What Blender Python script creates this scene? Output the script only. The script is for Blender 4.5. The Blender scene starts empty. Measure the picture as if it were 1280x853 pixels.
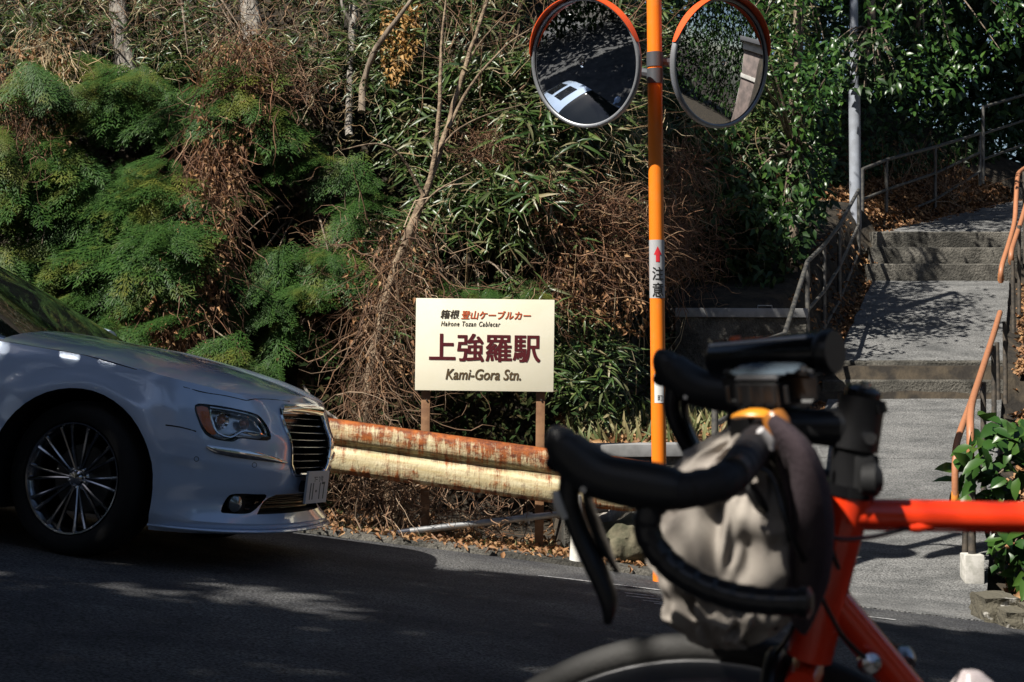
import bpy, bmesh, math, random
import numpy as np
from mathutils import Vector, Matrix, noise
from mathutils.bvhtree import BVHTree
from mathutils.geometry import delaunay_2d_cdt, intersect_point_line
from math import sin, cos, pi, radians, sqrt

random.seed(7); np.random.seed(7)
C = bpy.context.scene.collection
F = 1900.0; HY = 426.5
SUN_AZ = radians(50); SUN_EL = radians(50)          # light travels to the right and away from the camera

# ---------------------------------------------------------------- camera
cam_d = bpy.data.cameras.new('camera'); cam = bpy.data.objects.new('camera', cam_d); C.objects.link(cam)
cam.location = (0, 0, 0); cam.rotation_euler = (pi/2, 0, 0)
cam_d.sensor_width = 23.6; cam_d.lens = F/1280*23.6
cam_d.clip_start = 0.05; cam_d.clip_end = 2000
cam_d.dof.use_dof = True; cam_d.dof.focus_distance = 9.6; cam_d.dof.aperture_fstop = 7.5
bpy.context.scene.camera = cam
# ---------------------------------------------------------------- world, sun, exposure
w = bpy.data.worlds.new('World'); bpy.context.scene.world = w; w.use_nodes = True
nt = w.node_tree; bg = nt.nodes['Background']; bg.inputs[1].default_value = 0.05
sky = nt.nodes.new('ShaderNodeTexSky'); sky.sky_type = 'NISHITA'; sky.sun_disc = False
sky.sun_elevation = SUN_EL
sky.sun_rotation = math.atan2(-sin(SUN_AZ), -cos(SUN_AZ))
nt.links.new(sky.outputs[0], bg.inputs[0])
sl = bpy.data.lights.new('sun', 'SUN'); sl.energy = 5.0; sl.angle = radians(0.53); sl.color = (1, .95, .86)
so = bpy.data.objects.new('sun', sl); C.objects.link(so)
SD = Vector((sin(SUN_AZ)*cos(SUN_EL), cos(SUN_AZ)*cos(SUN_EL), -sin(SUN_EL)))
so.rotation_euler = SD.to_track_quat('-Z', 'Y').to_euler(); so.location = -SD*30
vs = bpy.context.scene.view_settings
vs.view_transform = 'Standard'; vs.look = 'None'; vs.exposure = 0.7; vs.gamma = 1
bpy.context.scene.cycles.max_bounces = 6
bpy.context.scene.cycles.diffuse_bounces = 1
bpy.context.scene.cycles.transparent_max_bounces = 4

# ---------------------------------------------------------------- helpers
def P(px, py, D): return Vector(((px-640)/F*D, D, (HY-py)/F*D))
def zr(X, D):
    k = min(1., max(0., (D-2.5)/2.)); return -.919 - .12*X - .048*D + .03*(1-k*k*(3-2*k))
def lerp(a, b, t): return a+(b-a)*t
def itp(x, xs, ys): return float(np.interp(x, xs, ys))
def sstep(a, b, x):
    t = min(1, max(0, (x-a)/(b-a))); return t*t*(3-2*t)

MATS = {}
def mat(name, col, rough=.6, metal=0., col2=None, nscale=6., lo=.4, hi=.6, bump=0., bscale=60., coat=0., island=None,
        trans=0., spec=.5, coord='Object', stretch=(1, 1, 1), sheen=0., grain=0., gscale=400.):
    if name in MATS: return MATS[name]
    m = bpy.data.materials.new(name); m.use_nodes = True; t = m.node_tree; N = t.nodes; L = t.links
    b = N['Principled BSDF']; b.inputs['Roughness'].default_value = rough; b.inputs['Metallic'].default_value = metal
    b.inputs['Coat Weight'].default_value = coat; b.inputs['Coat Roughness'].default_value = .03
    b.inputs['Specular IOR Level'].default_value = spec
    if sheen: b.inputs['Sheen Weight'].default_value = sheen
    tc = N.new('ShaderNodeTexCoord'); mp = N.new('ShaderNodeMapping'); mp.inputs['Scale'].default_value = stretch
    L.new(tc.outputs[coord], mp.inputs[0]); vec = mp.outputs[0]
    colout = None
    if island:
        g = N.new('ShaderNodeNewGeometry'); r = N.new('ShaderNodeValToRGB')
        el = r.color_ramp.elements
        el[0].position = 0; el[0].color = (*island[0], 1); el[1].position = 1; el[1].color = (*island[-1], 1)
        for i, c in enumerate(island[1:-1]):
            e = el.new((i+1)/(len(island)-1)); e.color = (*c, 1)
        L.new(g.outputs['Random Per Island'], r.inputs[0]); colout = r.outputs[0]
    if col2 is not None:
        n = N.new('ShaderNodeTexNoise'); n.inputs['Scale'].default_value = nscale; n.inputs['Detail'].default_value = 6
        n.inputs['Roughness'].default_value = .62
        L.new(vec, n.inputs[0]); r = N.new('ShaderNodeValToRGB')
        r.color_ramp.elements[0].position = lo; r.color_ramp.elements[1].position = hi
        L.new(n.outputs[0], r.inputs[0]); mx = N.new('ShaderNodeMix'); mx.data_type = 'RGBA'
        L.new(r.outputs[0], mx.inputs[0])
        if colout: L.new(colout, mx.inputs[6])
        else: mx.inputs[6].default_value = (*col, 1)
        mx.inputs[7].default_value = (*col2, 1); colout = mx.outputs[2]
    if grain:
        n = N.new('ShaderNodeTexNoise'); n.inputs['Scale'].default_value = gscale; n.inputs['Detail'].default_value = 3
        L.new(vec, n.inputs[0]); mr = N.new('ShaderNodeMapRange')
        mr.inputs[1].default_value = .38; mr.inputs[2].default_value = .62
        mr.inputs[3].default_value = 1-grain; mr.inputs[4].default_value = 1+grain
        L.new(n.outputs[0], mr.inputs[0]); mx = N.new('ShaderNodeMix'); mx.data_type = 'RGBA'; mx.blend_type = 'MULTIPLY'
        mx.inputs[0].default_value = 1
        if colout: L.new(colout, mx.inputs[6])
        else: mx.inputs[6].default_value = (*col, 1)
        L.new(mr.outputs[0], mx.inputs[7]); colout = mx.outputs[2]
    if colout: L.new(colout, b.inputs['Base Color'])
    else: b.inputs['Base Color'].default_value = (*col, 1)
    if bump:
        n = N.new('ShaderNodeTexNoise'); n.inputs['Scale'].default_value = bscale; n.inputs['Detail'].default_value = 5
        L.new(vec, n.inputs[0]); bp = N.new('ShaderNodeBump'); bp.inputs['Strength'].default_value = bump
        bp.inputs['Distance'].default_value = .02
        L.new(n.outputs[0], bp.inputs['Height']); L.new(bp.outputs[0], b.inputs['Normal'])
    if trans:
        tr = N.new('ShaderNodeBsdfTranslucent')
        if colout: L.new(colout, tr.inputs[0])
        else: tr.inputs[0].default_value = (*col, 1)
        ms = N.new('ShaderNodeMixShader'); ms.inputs[0].default_value = trans
        L.new(b.outputs[0], ms.inputs[1]); L.new(tr.outputs[0], ms.inputs[2])
        L.new(ms.outputs[0], N['Material Output'].inputs[0])
    MATS[name] = m
    return m

def setp(o, label=None, cat=None, group=None, kind=None):
    if label: o['label'] = label
    if cat: o['category'] = cat
    if group: o['group'] = group
    if kind: o['kind'] = kind
    return o
def empty(name, loc, label, cat, group=None, rz=0):
    o = bpy.data.objects.new(name, None); C.objects.link(o); o.location = loc; o.rotation_euler = (0, 0, rz)
    o.empty_display_size = .1
    return setp(o, label, cat, group)
def link(name, me, parent=None, world=True):
    """link a mesh written in world coordinates (world) or in the parent's coordinates"""
    o = bpy.data.objects.new(name, me); C.objects.link(o)
    if parent:
        o.parent = parent
        if world:
            mw = parent_world(parent); o.matrix_parent_inverse = mw.inverted()
    return o
def parent_world(p):
    m = p.matrix_basis.copy()
    q = p
    while q.parent:
        m = q.parent.matrix_basis @ q.matrix_parent_inverse @ m if False else (q.matrix_parent_inverse @ m)
        q = q.parent; m = q.matrix_basis @ m
    return m
def mesh(name, verts, faces, m=None, smooth=False, sharp=None):
    me = bpy.data.meshes.new(name); me.from_pydata([tuple(v) for v in verts], [], faces); me.validate(clean_customdata=False)
    if m: me.materials.append(m)
    if smooth: me.shade_smooth()
    if sharp is not None:
        me.shade_smooth(); me.set_sharp_from_angle(angle=radians(sharp))
    me.update(); return me
class MB:
    def __init__(s): s.v = []; s.f = []
    def add(s, v, f):
        o = len(s.v); s.v += [Vector(x) for x in v]; s.f += [tuple(i+o for i in q) for q in f]; return s
    def box(s, c, d, M=None, taper=1.):
        c = Vector(c); x, y, z = (k/2 for k in d)
        vs_ = [(-x, -y, -z), (x, -y, -z), (x, y, -z), (-x, y, -z), (-x*taper, -y*taper, z), (x*taper, -y*taper, z), (x*taper, y*taper, z), (-x*taper, y*taper, z)]
        vs_ = [Vector(p) for p in vs_]
        if M: vs_ = [M @ p for p in vs_]
        return s.add([p+c for p in vs_], [(0, 3, 2, 1), (4, 5, 6, 7), (0, 1, 5, 4), (1, 2, 6, 5), (2, 3, 7, 6), (3, 0, 4, 7)])
    def tube(s, pts, r, n=10, cap=True, smooth=0, up=None):
        v, f = sweep(pts, r, n, cap, smooth, up); return s.add(v, f)
    def build(s, name, m=None, parent=None, smooth=False, sharp=None, world=True):
        return link(name, mesh(name, s.v, s.f, m, smooth, sharp), parent, world)
def catmull(pts, k):
    pts = [Vector(p) for p in pts]
    if k <= 0 or len(pts) < 3: return pts
    out = []
    for i in range(len(pts)-1):
        p0 = pts[max(0, i-1)]; p1 = pts[i]; p2 = pts[i+1]; p3 = pts[min(len(pts)-1, i+2)]
        for j in range(k):
            t = j/k
            out.append(.5*((2*p1)+(p2-p0)*t+(2*p0-5*p1+4*p2-p3)*t*t+(-p0+3*p1-3*p2+p3)*t**3))
    out.append(pts[-1]); return out
def sweep(pts, r, n=10, cap=True, smooth=0, up=None):
    """r: number, list of numbers, or list of (side, up) pairs"""
    k0 = len(pts)
    if not isinstance(r, (list, tuple)): r = [r]*k0
    r = [(x, x) if not isinstance(x, (list, tuple)) else x for x in r]
    pts = [Vector(p) for p in pts]
    if smooth:
        xs = np.arange(k0); P2 = catmull(pts, smooth); q = np.linspace(0, k0-1, len(P2))
        r = list(zip(np.interp(q, xs, [a[0] for a in r]), np.interp(q, xs, [a[1] for a in r]))); pts = P2
    vv = []; ff = []; N = len(pts)
    T = [(pts[min(i+1, N-1)]-pts[max(i-1, 0)]).normalized() for i in range(N)]
    u = Vector(up) if up else (Vector((0, 0, 1)) if abs(T[0].z) < .9 else Vector((0, 1, 0)))
    U = (u-T[0]*u.dot(T[0])).normalized()
    for i in range(N):
        if up: U = (Vector(up)-T[i]*Vector(up).dot(T[i])).normalized()
        else: U = (U-T[i]*U.dot(T[i])).normalized()
        S = T[i].cross(U)
        for j in range(n):
            a = 2*pi*j/n
            vv.append(pts[i]+S*(cos(a)*r[i][0])+U*(sin(a)*r[i][1]))
    for i in range(N-1):
        for j in range(n):
            j2 = (j+1) % n
            ff.append((i*n+j, (i+1)*n+j, (i+1)*n+j2, i*n+j2)[::-1])
    if cap:
        ff.append(tuple(range(n))[::-1][::-1]); ff.append(tuple(range((N-1)*n, N*n))[::-1])
    return vv, ff
def lathe(prof, n=32, M=None, close=False):
    """prof: (radius, height) pairs, about local z"""
    v = []; f = []
    for (r, h) in prof:
        for j in range(n):
            a = 2*pi*j/n; v.append(Vector((r*cos(a), r*sin(a), h)))
    for i in range(len(prof)-1 + (1 if close else 0)):
        i2 = (i+1) % len(prof)
        for j in range(n):
            j2 = (j+1) % n; f.append((i*n+j, i*n+j2, i2*n+j2, i2*n+j))
    if M: v = [M @ p for p in v]
    return v, f
def tubeobj(name, pts, r, m, parent=None, n=12, smooth=0, cap=True, up=None):
    return MB().tube(pts, r, n, cap, smooth, up).build(name, m, parent, sharp=40)
def bevel_me(me, off=.004, seg=2, ang=30):
    bm = bmesh.new(); bm.from_mesh(me); bmesh.ops.recalc_face_normals(bm, faces=bm.faces)
    es = [e for e in bm.edges if len(e.link_faces) == 2 and e.calc_face_angle(0) > radians(ang)]
    bmesh.ops.bevel(bm, geom=es, offset=off, segments=seg, affect='EDGES', profile=.6)
    bm.to_mesh(me); bm.free(); me.shade_smooth(); me.set_sharp_from_angle(angle=radians(40)); return me
def bbox(name, c, d, m, parent=None, bev=.004, M=None):
    o = MB().box(c, d, M).build(name, m, parent); bevel_me(o.data, bev); return o

# numpy scatter: one prototype, many transforms, one mesh
def npmesh(name, V, Fc, m):
    me = bpy.data.meshes.new(name); nv = len(V); nf, k = Fc.shape
    me.vertices.add(nv); me.vertices.foreach_set('co', V.astype(np.float32).ravel())
    me.loops.add(nf*k); me.loops.foreach_set('vertex_index', Fc.astype(np.int32).ravel())
    me.polygons.add(nf); me.polygons.foreach_set('loop_start', np.arange(0, nf*k, k, dtype=np.int32))
    me.materials.append(m); me.update(); me.validate(); return me
class Scat:
    def __init__(s): s.V = []; s.F = []; s.n = 0
    def put(s, proto, pos, R, sc):
        """proto (verts, quads); pos (m,3); R (m,3,3) columns = local axes; sc (m,) or (m,3)"""
        V, Fc = proto; m = len(pos)
        if m == 0: return s
        sc = np.asarray(sc, float)
        if sc.ndim == 1: sc = np.repeat(sc[:, None], 3, 1)
        W = V[None]*sc[:, None, :]
        W = np.einsum('mij,mvj->mvi', R, W)+pos[:, None, :]
        s.V.append(W.reshape(-1, 3)); nv = len(V)
        s.F.append((Fc[None]+(np.arange(m)*nv)[:, None, None]+s.n).reshape(-1, Fc.shape[1])); s.n += m*nv
        return s
    def build(s, name, m, parent=None):
        return link(name, npmesh(name, np.concatenate(s.V), np.concatenate(s.F), m), parent)
def frames(dirs, ups):
    """R with +Y along dirs, +Z near ups"""
    y = dirs/np.linalg.norm(dirs, axis=1, keepdims=True)
    x = np.cross(y, ups); x /= np.linalg.norm(x, axis=1, keepdims=True)+1e-9
    z = np.cross(x, y)
    return np.stack([x, y, z], axis=2)
rng = np.random.default_rng(5)
def rn(*s): return rng.normal(size=s)
def ru(a, b, *s): return rng.uniform(a, b, size=s)

# prototypes (all quads so they can be mixed)
def leaf_proto(wd=.3, fold=.12, droop=.25, pts=((0, .05), (.25, .9), (.55, 1.), (.8, .6), (1., .03))):
    V = []; 
    for (t, k) in pts:
        z = -droop*t*t; hw = wd/2*k
        V += [(-hw, t, z+fold*k*wd), (0, t, z), (hw, t, z+fold*k*wd)]
    Fq = []
    for i in range(len(pts)-1):
        a = i*3; Fq += [(a, a+1, a+4, a+3), (a+1, a+2, a+5, a+4)]
    return np.array(V, float), np.array(Fq)
LEAF = leaf_proto(.42)
LEAF3 = leaf_proto(.46, .14, .25, ((0, .06), (.42, 1.), (1., .05)))
KITE = (np.array([(0, 0, 0), (.25, .42, .02), (0, 1, -.25), (-.25, .42, .02)], float), np.array([(0, 1, 2, 3)]))
BLADE = leaf_proto(.13, .2, .35, ((0, .1), (.3, 1.), (.65, .85), (1., .02)))
CRUMP = leaf_proto(.6, .6, .5, ((0, .1), (.5, 1.), (1., .1)))
def frond_proto(seed, nb=8):
    r = np.random.default_rng(seed); V = []; Fq = []
    def quad(p, d, wdt, ln):
        n = np.array([-d[1], d[0], 0.]); b = len(V)
        V.extend([p, p+d*ln*.4+n*wdt, p+d*ln, p+d*ln*.4-n*wdt]); Fq.append((b, b+1, b+2, b+3))
    quad(np.array([0, 0, 0.]), np.array([0, 1, -.2]), .008, 1.)
    for i in range(nb):
        t = .10+.88*i/nb
        for sgn in (-1, 1):
            L0 = (.40*(1-t)**.7+.10)*r.uniform(.7, 1.25); a = sgn*radians(r.uniform(28, 46))
            p = np.array([0, t, -.22*t*t]); ns = max(3, int(L0*16))
            for j in range(ns):
                f_ = j/ns; aa = a*(1-.35*f_); d = np.array([sin(aa), cos(aa), 0.]); q = p+d*(L0*f_)+np.array([0, 0, -.30*(L0*f_)])
                for s2 in (-1, 1):
                    a2 = aa+s2*radians(r.uniform(16, 34)); quad(q, np.array([sin(a2), cos(a2), r.uniform(-.45, .05)]), .0105, .13*r.uniform(.7, 1.2)*(1-.4*f_))
    return np.array(V), np.array(Fq)
FRONDS = [frond_proto(i) for i in range(4)]

# ---------------------------------------------------------------- materials
asphalt = mat('asphalt', (.030, .031, .036), .92, col2=(.095, .094, .093), nscale=1.5, lo=.38, hi=.66, bump=1., bscale=70, grain=.75, gscale=85)
concrete = mat('concrete', (.088, .09, .09), .92, col2=(.195, .194, .19), nscale=2.2, lo=.32, hi=.62, bump=1., bscale=60, grain=.62, gscale=75, stretch=(1, 2.2, 1))
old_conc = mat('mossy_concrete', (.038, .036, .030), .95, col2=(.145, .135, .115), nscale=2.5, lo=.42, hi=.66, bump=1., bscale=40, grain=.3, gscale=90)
soil = mat('soil', (.014, .011, .008), .95, col2=(.05, .038, .024), nscale=5, bump=1, bscale=20)
leaf_brown = mat('dead_leaf', (.25, .13, .06), .7, island=[(.10, .045, .02), (.28, .13, .05), (.38, .22, .10), (.16, .08, .04)], trans=.15)
frond_m = mat('cypress_frond', (.05, .1, .03), .5, island=[(.016, .048, .010), (.034, .085, .016), (.055, .115, .022), (.024, .068, .014)], trans=.25, spec=.2,
              col2=(.13, .14, .025), nscale=2.2, lo=.52, hi=.66)
sasa_m = mat('bamboo_grass_leaf', (.06, .12, .03), .38, island=[(.018, .045, .010), (.05, .10, .022), (.11, .15, .04), (.025, .065, .016), (.28, .24, .13)], trans=.2)
glossy_leaf = mat('glossy_leaf', (.03, .08, .02), .33, island=[(.015, .045, .010), (.03, .08, .015), (.06, .12, .02)], trans=.15, spec=.4)
dark_leaf = mat('evergreen_leaf', (.03, .07, .02), .42, island=[(.012, .03, .008), (.022, .052, .014), (.045, .085, .022)], trans=.1, spec=.3)
vine_m = mat('dry_vine', (.2, .11, .06), .8, island=[(.05, .025, .015), (.20, .10, .05), (.34, .25, .17), (.12, .06, .03), (.26, .16, .09)])
rust_vine = mat('rusty_brown_twig', (.25, .1, .04), .8, island=[(.04, .018, .010), (.20, .085, .038), (.30, .19, .11), (.10, .045, .024), (.17, .095, .055)])
straw_m = mat('dry_straw', (.4, .3, .16), .8, island=[(.22, .13, .06), (.42, .31, .17), (.5, .42, .28)])
bark = mat('bark', (.09, .065, .045), .95, col2=(.24, .19, .14), nscale=9, stretch=(1, 1, .25), bump=1., bscale=30)
bark_grey = mat('grey_bark', (.16, .14, .12), .95, col2=(.36, .33, .29), nscale=10, stretch=(1, 1, .2), bump=1., bscale=30)
orange_paint = mat('orange_paint', (.90, .22, .012), .38, coat=.2, col2=(.8, .24, .04), nscale=14, lo=.55, hi=.8)
red_orange = mat('orange_red_plastic', (.80, .10, .02), .4)
galv = mat('galvanised_steel', (.33, .34, .35), .45, metal=.7, col2=(.45, .45, .45), nscale=12)
dark_metal = mat('dark_painted_steel', (.06, .055, .05), .5, metal=.2, col2=(.12, .1, .08), nscale=20)
grey_steel = mat('grey_steel', (.10, .10, .10), .45, metal=.5, col2=(.2, .19, .17), nscale=20)
tan_paint = mat('terracotta_paint', (.40, .17, .085), .5, col2=(.30, .11, .05), nscale=25, lo=.55, hi=.75, bump=.1)
brown_paint = mat('brown_paint', (.30, .16, .08), .6, col2=(.2, .1, .05), nscale=14)
mirror_m = mat('mirror_glass', (.86, .88, .9), .012, metal=1.)
black_rubber = mat('black_rubber', (.018, .018, .019), .42, bump=.03, bscale=500)
black_matte = mat('black_metal', (.012, .012, .013), .35)
black_tape = mat('bar_tape', (.016, .014, .016), .6, bump=.06, bscale=400)
red_frame = mat('red_orange_frame_paint', (.92, .05, .010), .22, coat=.6)
silver_m = mat('polished_alloy', (.6, .6, .62), .22, metal=1.)
chrome = mat('chrome', (.75, .76, .78), .06, metal=1.)
tyre_m = mat('tyre_rubber', (.008, .008, .008), .85, bump=.2, bscale=150)
white_paint = mat('white_paint', (.75, .74, .72), .5, col2=(.6, .58, .52), nscale=12)
rock_m = mat('rock', (.06, .06, .035), .95, col2=(.17, .15, .10), nscale=5, bump=1, bscale=14)

# ================================================================ SETTING
def path_z(D): return itp(D, [8, 9.26, 11.5, 14.8, 14.82, 15.3, 19.0, 20.0, 24, 30], [-1.8, -1.66, -1.42, -.556, -.2, -.19, .755, 1.44, 2.2, 3.6])
def XL(D): return itp(D, [9.26, 20, 23.8, 30], [1.2, 4.85, 7.7, 13])
def XR(D): return itp(D, [9.26, 19, 23.8, 30], [2.86, 6.22, 9.9, 15.5])
def ground_z(X, D):
    zp = zr(X, D) - .03
    if D < 9.3:
        if D < -3.4: zp += min(9, (-3.4-D)*.55)+.5*noise.noise((X*.2, D*.2, 0))
        return zp
    b = sstep(9.6, 10.2, D)
    pz = path_z(D)
    # bank on the left of the picture
    Db = itp(X, [-30, .2, 1.0, 1.5, 2.2], [11.75, 11.75, 12.5, 14.6, 14.7])
    bank = max(0, D-Db)*itp(X, [-30, .2, 1.0, 2.0], [2.0, 2.0, 1.7, .6])
    if bank > 6: bank = 6+(bank-6)*.35
    zl = zr(min(X, 1.2), 9.9) + bank
    if X > .35 and D > 10.45: zl = max(zl, -.78+.07*(D-10.45))
    if D > 14.3 and X > .9: zl = max(zl, .22+.28*(D-14.3))
    zl += .12*noise.noise((X*.9, D*.9, 3))*sstep(10.5, 12, D)
    z_left = lerp(zp, zl, b)
    # blend to the footpath corridor and to the right
    l = XL(D); r = XR(D)
    if D > 20:      # leafy slope behind the railing
        z_left = pz-.02 + max(0, l-X)*.42 + .05*noise.noise((X, D, 8))
    if X > l-.45 and X < r+.1: pz = lerp(zr(X, D)+.014, pz, sstep(9.3, 10.7, D))
    k = sstep(l-.45, l-.12, X) if D < 20 else (1. if X > l else sstep(l-.3, l, X))
    z = lerp(z_left, pz-.05, k)
    if X > r:
        q = X-r; zz = pz-.06+itp(q, [0, .15, .5, 3, 10], [0, -.08, -.05, .9, 4])
        if D < 9.9: zz = lerp(zp, zz, sstep(9.3, 9.9, D))
        z = zz
    if D < 9.9 and X > l and X < r: z = lerp(zp, z, sstep(9.26, 9.5, D))
    return z
xs = sorted(set([round(v, 3) for v in list(np.arange(-9, 12.01, .15))+list(np.linspace(-200, -9, 30))+list(np.linspace(12, 200, 30))]))
ys = sorted(set([round(v, 3) for v in list(np.arange(9.2, 26.01, .15))+list(np.linspace(26, 260, 24))+list(np.linspace(-4, 9.2, 12))+list(np.linspace(-160, -4, 30))]))
gv = [(x, y, ground_z(x, y)) for y in ys for x in xs]; nx = len(xs)
gf = [(j*nx+i, j*nx+i+1, (j+1)*nx+i+1, (j+1)*nx+i) for j in range(len(ys)-1) for i in range(nx-1)]
ground = link('hillside_ground', mesh('hillside_ground', gv, gf, soil, smooth=True)); setp(ground, kind='structure')

# road sheet with gentle unevenness
rx = list(np.linspace(-120, -7, 30))+list(np.arange(-6.8, 6, .25))+list(np.linspace(6, 13.4, 20))
def road_edge(X): return itp(X, [-120, -1.3, .5, 1.0, 1.5, 120], [9.74, 9.72, 9.6, 9.58, 9.27, 9.27]) + .015*noise.noise((X*3, 0, 0))
rows = 26; rv = []; rf = []
for i in range(rows):
    for x in rx:
        y = lerp(-3.3, road_edge(x), i/(rows-1))
        rv.append((x, y, zr(x, y)+.012*noise.noise((x*.6, y*.6, 0))))
n = len(rx)
rf = [(j*n+i, j*n+i+1, (j+1)*n+i+1, (j+1)*n+i) for j in range(rows-1) for i in range(n-1)]
road = link('road', mesh('road', rv, rf, asphalt, smooth=True)); setp(road, kind='structure')
# concrete gutter strip along the road edge
mb = MB(); gx = np.arange(-9, 1.25, .3)
prev = None
for i, x in enumerate(gx):
    y0 = road_edge(x)-.01; pr = [(0, 0), (.015, .035), (.2, .045), (.38, .03), (.42, -.15)]
    ring = [Vector((x, y0+a, zr(x, y0+a)+b+.008*noise.noise((x*4, a*6, 2)))) for a, b in pr]
    o = len(mb.v); mb.v += ring
    if prev is not None:
        for k in range(len(pr)-1): mb.f.append((prev+k, o+k, o+k+1, prev+k+1))
    prev = o
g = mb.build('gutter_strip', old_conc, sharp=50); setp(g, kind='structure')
# painted marks on the road (worn)
mb = MB()
def road_quad(x0, x1, y0, y1, sk=0.):
    n_ = max(1, int((x1-x0)/.12))
    for i in range(n_):
        a = lerp(x0, x1, i/n_); b_ = lerp(x0, x1, (i+1)/n_)
        k1 = 1-.6*abs(noise.noise((a*5, y0, 1))); k2 = 1-.6*abs(noise.noise((b_*5, y0, 1)))
        q = [(a, y0+sk*(a-x0)), (b_, y0+sk*(b_-x0)), (b_, y0+(y1-y0)*k2+sk*(b_-x0)), (a, y0+(y1-y0)*k1+sk*(a-x0))]
        mb.add([(p[0], p[1], zr(*p)+.012*noise.noise((p[0]*.6, p[1]*.6, 0))+.005) for p in q], [(0, 1, 2, 3)])
road_quad(.15, 2.2, 8.72, 8.76, -.01)
for (a, b_, y) in ((.62, .78, 8.35), (.62, .8, 8.22), (.7, 1.05, 8.1), (.75, 1.1, 8.02), (.78, 1.1, 7.9), (.85, 1.15, 7.78)): road_quad(a, b_, y, y+.035)
g = mb.build('road_marking', mat('worn_road_paint', (.5, .5, .5), .8, col2=(.2, .2, .2), nscale=30)); setp(g, kind='structure')

# footpath slabs (two ramps + the bend at the top)
def slab(name, D0, D1, nrow, joints=()):
    v = []; f = []; cols = 9
    for i in range(nrow+1):
        D = lerp(D0, D1, i/nrow)
        for j in range(cols):
            q = j/(cols-1); x = lerp(XL(D), XR(D), q)
            jit = .02*noise.noise((D*3, j, 0)) if j in (0, cols-1) else 0
            z = path_z(D)+.008*noise.noise((x*1.3, D*1.3, 4))
            z = lerp(zr(x, D)+.006+.012*noise.noise((x*.6, D*.6, 0)), z, sstep(9.3, 10.7, D))
            v.append((x+jit, D, z))
    for i in range(nrow):
        for j in range(cols-1):
            a = i*cols+j; f.append((a, a+1, a+cols+1, a+cols))
    b0 = len(v); v += [(p[0], p[1], p[2]-.2) for p in v[:cols]]
    for j in range(cols-1): f.append((j, b0+j, b0+j+1, j+1))
    # side skirts
    for side in (0, cols-1):
        b0 = len(v)
        for i in range(nrow+1):
            p = v[i*cols+side]; v.append((p[0], p[1], p[2]-.3))
        for i in range(nrow): f.append((i*cols+side, (i+1)*cols+side, b0+i+1, b0+i))
    o = link(name, mesh(name, v, f, concrete, sharp=40)); setp(o, kind='structure'); return o
slab('footpath', 9.22, 13.07, 32)
slab('footpath', 13.085, 14.79, 14)
slab('footpath', 15.24, 18.99, 26)
slab('footpath', 19.98, 27, 40)
# steps
def stair(name, D0, z0, risers, tread, label_):
    e = empty(name, (XL(D0), D0, z0), None, None); setp(e, kind='structure')
    z = z0
    for i, rsr in enumerate(risers):
        D = D0+tread*i; z += rsr
        a, b_ = XL(D)-.06, XR(D)+.02
        nseg = 14; v = []; f = []
        prof = [(0, z-rsr-.12), (.0, z-.02), (.012, z-.004), (.03, z), (tread+.08, z+.003)]
        for k in range(nseg+1):
            x = lerp(a, b_, k/nseg)
            for (dy, zz) in prof:
                v.append((x, D+dy+.014*noise.noise((x*3, zz*7, i)), zz+.006*noise.noise((x*5, dy*9, i))))
        m_ = len(prof)
        for k in range(nseg):
            for j in range(m_-1): f.append((k*m_+j, (k+1)*m_+j, (k+1)*m_+j+1, k*m_+j+1))
        f.append(tuple(range(m_))); f.append(tuple(range(nseg*m_, nseg*m_+m_))[::-1])
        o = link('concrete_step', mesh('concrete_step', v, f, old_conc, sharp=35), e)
    return e
stair('stairway', 14.8, -.556, (.18, .18), .36, '')
stair('stairway', 19.0, .755, (.215, .225, .225), .34, '')
stair('stairway', 24.2, 2.25, (.2,), .5, '')

# low wall with grey cap behind the guardrail, and the taller wall by the railing
def wall(name, a, b_, zb, zt, th, label, capped=True):
    a = Vector(a); b_ = Vector(b_); e = empty(name, (a.x, a.y, zb), label, 'wall')
    d = (b_-a); L_ = d.length; ang = math.atan2(d.y, d.x); M = Matrix.Rotation(ang, 3, 'Z'); mid = (a+b_)/2
    v = []; f = []; nx_, nz_ = 14, 6
    W = [(-th/2, zb), (-th/2, zt), (th/2, zt), (th/2, zb)]
    for i in range(nx_+1):
        for (t_, z_) in W:
            p = M @ Vector((lerp(-L_/2, L_/2, i/nx_), t_+.01*noise.noise((i*.5, z_*3, 1)), 0)); v.append((mid.x+p.x, mid.y+p.y, z_))
    for i in range(nx_):
        for j in range(3): f.append((i*4+j, (i+1)*4+j, (i+1)*4+j+1, i*4+j+1))
    f += [(0, 1, 2, 3), tuple(range(nx_*4, nx_*4+4))[::-1]]
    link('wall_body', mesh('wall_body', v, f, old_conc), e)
    if capped:
        bbox('wall_cap', (mid.x, mid.y, zt+.045), (L_+.02, th+.06, .085), mat('cap_grey', (.22, .22, .22), .7, col2=(.3, .3, .3), nscale=8), e, .006, M)
    return e
wall('low_wall', (.35, 10.35, 0), (1.42, 10.5, 0), -1.5, -.79, .14, 'low wall with a flat grey cap behind the orange post and guardrail end')
w2 = wall('retaining_wall', (1.5, 14.2, 0), (2.76, 14.45, 0), -1.0, .22, .18, 'stained concrete retaining wall with grey coping beside the left stair railing')
MB().tube([(2.32, 14.35, .30), (2.32, 14.35, .335), (2.46, 14.38, .335), (2.46, 14.38, .30)], .006, 6).build('wall_bracket', galv, w2)

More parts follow.
